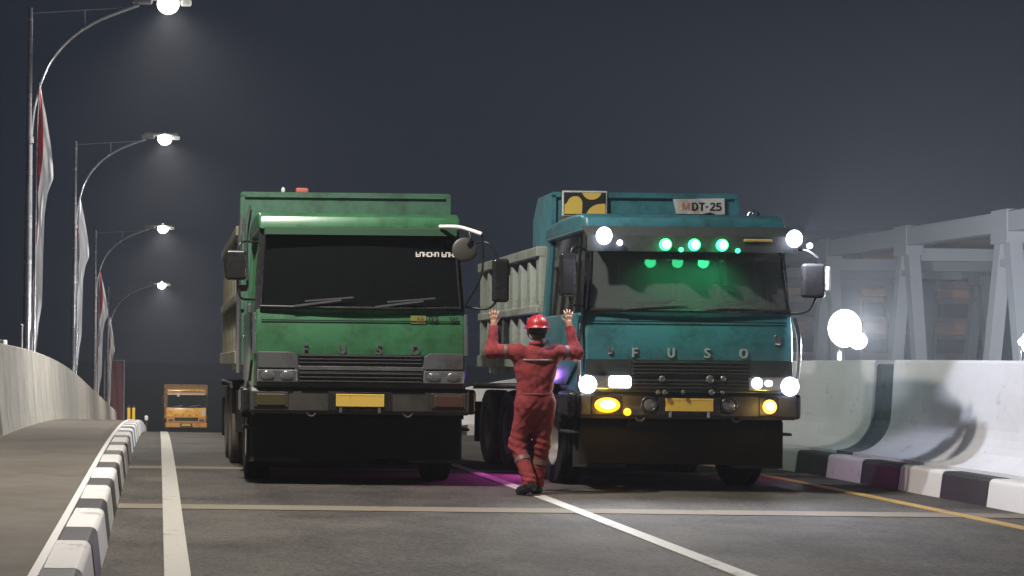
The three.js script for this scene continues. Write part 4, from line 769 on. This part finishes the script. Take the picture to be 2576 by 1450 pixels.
{
  const t = thing('building', 'brown building with pale horizontal ledges behind the truss bridge', 'building', [36, -7.2, -70]);
  obj('wall', [box(26, 13.9, 8, 0, 6.95, -4)], m.brownWall, t);
  obj('roof', [box(26.6, 0.3, 8.6, 0, 14.05, -4)], m.truss, t);
  for (const x of [-5.9, -2.6, 1.4, 5.4, 9.4]) obj('pilaster', [box(1.2, 13.6, 0.3, x, 6.8, 0.15)], m.pilaster, t);
  for (const [x0, x1] of [[-9.5, -6.6], [-5.2, -3.3], [-1.9, 0.75], [2.1, 4.7], [6.1, 8.7]]) for (const [y, h] of [[13.08, 0.34], [11.48, 0.34], [9.9, 0.5]]) {
    obj('ledge', [rbox(x1 - x0, h, 0.4, (x0 + x1) / 2, y, 0.2, 0.03)], m.ledge, t);
    obj('window', [box(x1 - x0 - 0.3, 0.62, 0.06, (x0 + x1) / 2, y - 0.75, 0.02)], m.windowDark, t);
  }
}
function floodlight(px, py, d, w, h, label, cd, twin) {
  const q = at(px, py, d), t = thing('floodlight', label, 'floodlight', [q.x, -7.2, -d], 0, 'floodlights beyond the right parapet');
  const y = q.y + 7.2;
  obj('mast', [rod(V(0, 0, -0.25), V(0, y - 0.1, -0.25), 0.07, 0.05)], m.black, t);
  obj('mast_base', [rbox(0.9, 0.3, 0.9, 0, 0.15, -0.25, 0.04)], m.slab, t);
  obj('yoke', [box(w * 0.3, 0.06, 0.06, 0, y, -0.26)], m.black, t);
  const hs = obj('housing', [new THREE.CylinderGeometry(w * 0.42, w * 0.25, 0.2, 28).rotateX(Math.PI / 2).translate(0, y, -0.14)], m.black, t);
  const lens = obj('lens', [new THREE.SphereGeometry(0.5, 28, 18).scale(w * 0.92, h * 0.92, 0.16).translate(0, y, 0.0)], m.bulbFlood, hs);
  if (twin) obj('twin_lens', [new THREE.SphereGeometry(0.5, 24, 16).scale(w * 0.5, h * 0.42, 0.16).translate(w * 0.36, y - h * 0.3, 0.02)], m.bulbFlood, hs);
  point(t, 0, y, 0.7, C(0.93, 0.97, 1), cd, 8);
}
floodlight(2125, 826, 32.5, 0.74, 0.84, 'glaring floodlight beside the teal truck, behind the right parapet', 640, true);
floodlight(2606, 862, 21.0, 0.42, 0.42, 'glaring floodlight at the right edge, behind the parapet', 260);

// ================================================================ SMALL THINGS FAR DOWN THE ROAD
for (const [px, label] of [[324, 'yellow marker post at the end of the left kerb'], [336, 'yellow marker post right of its twin, by the road']]) {
  const q = at(px, 1026, 50), t = thing('marker_post', label, 'marker post', [q.x, -drop(50) + 0.25, -50]);
  const h = q.y - t.position.y;
  obj('post', [rbox(0.1, h, 0.1, 0, h / 2, 0, 0.02)], m.bollardYellow, t);
  obj('dark_cap', [rbox(0.07, 0.08, 0.07, 0, h + 0.03, 0, 0.02)], m.black, t);
}
{
  const q = at(368, 1052, 52), t = thing('delineator', 'small white topped post at the far left of the road', 'post', [q.x, -drop(52), -52]);
  const h = Math.max(0.4, q.y - t.position.y);
  obj('post', [rod(V(0, 0, 0), V(0, h, 0), 0.05, 0.04)], m.black, t);
  obj('white_top', [rbox(0.12, 0.17, 0.12, 0, h, 0, 0.04, 3)], m.white, t);
}

renderer.render(scene, camera);
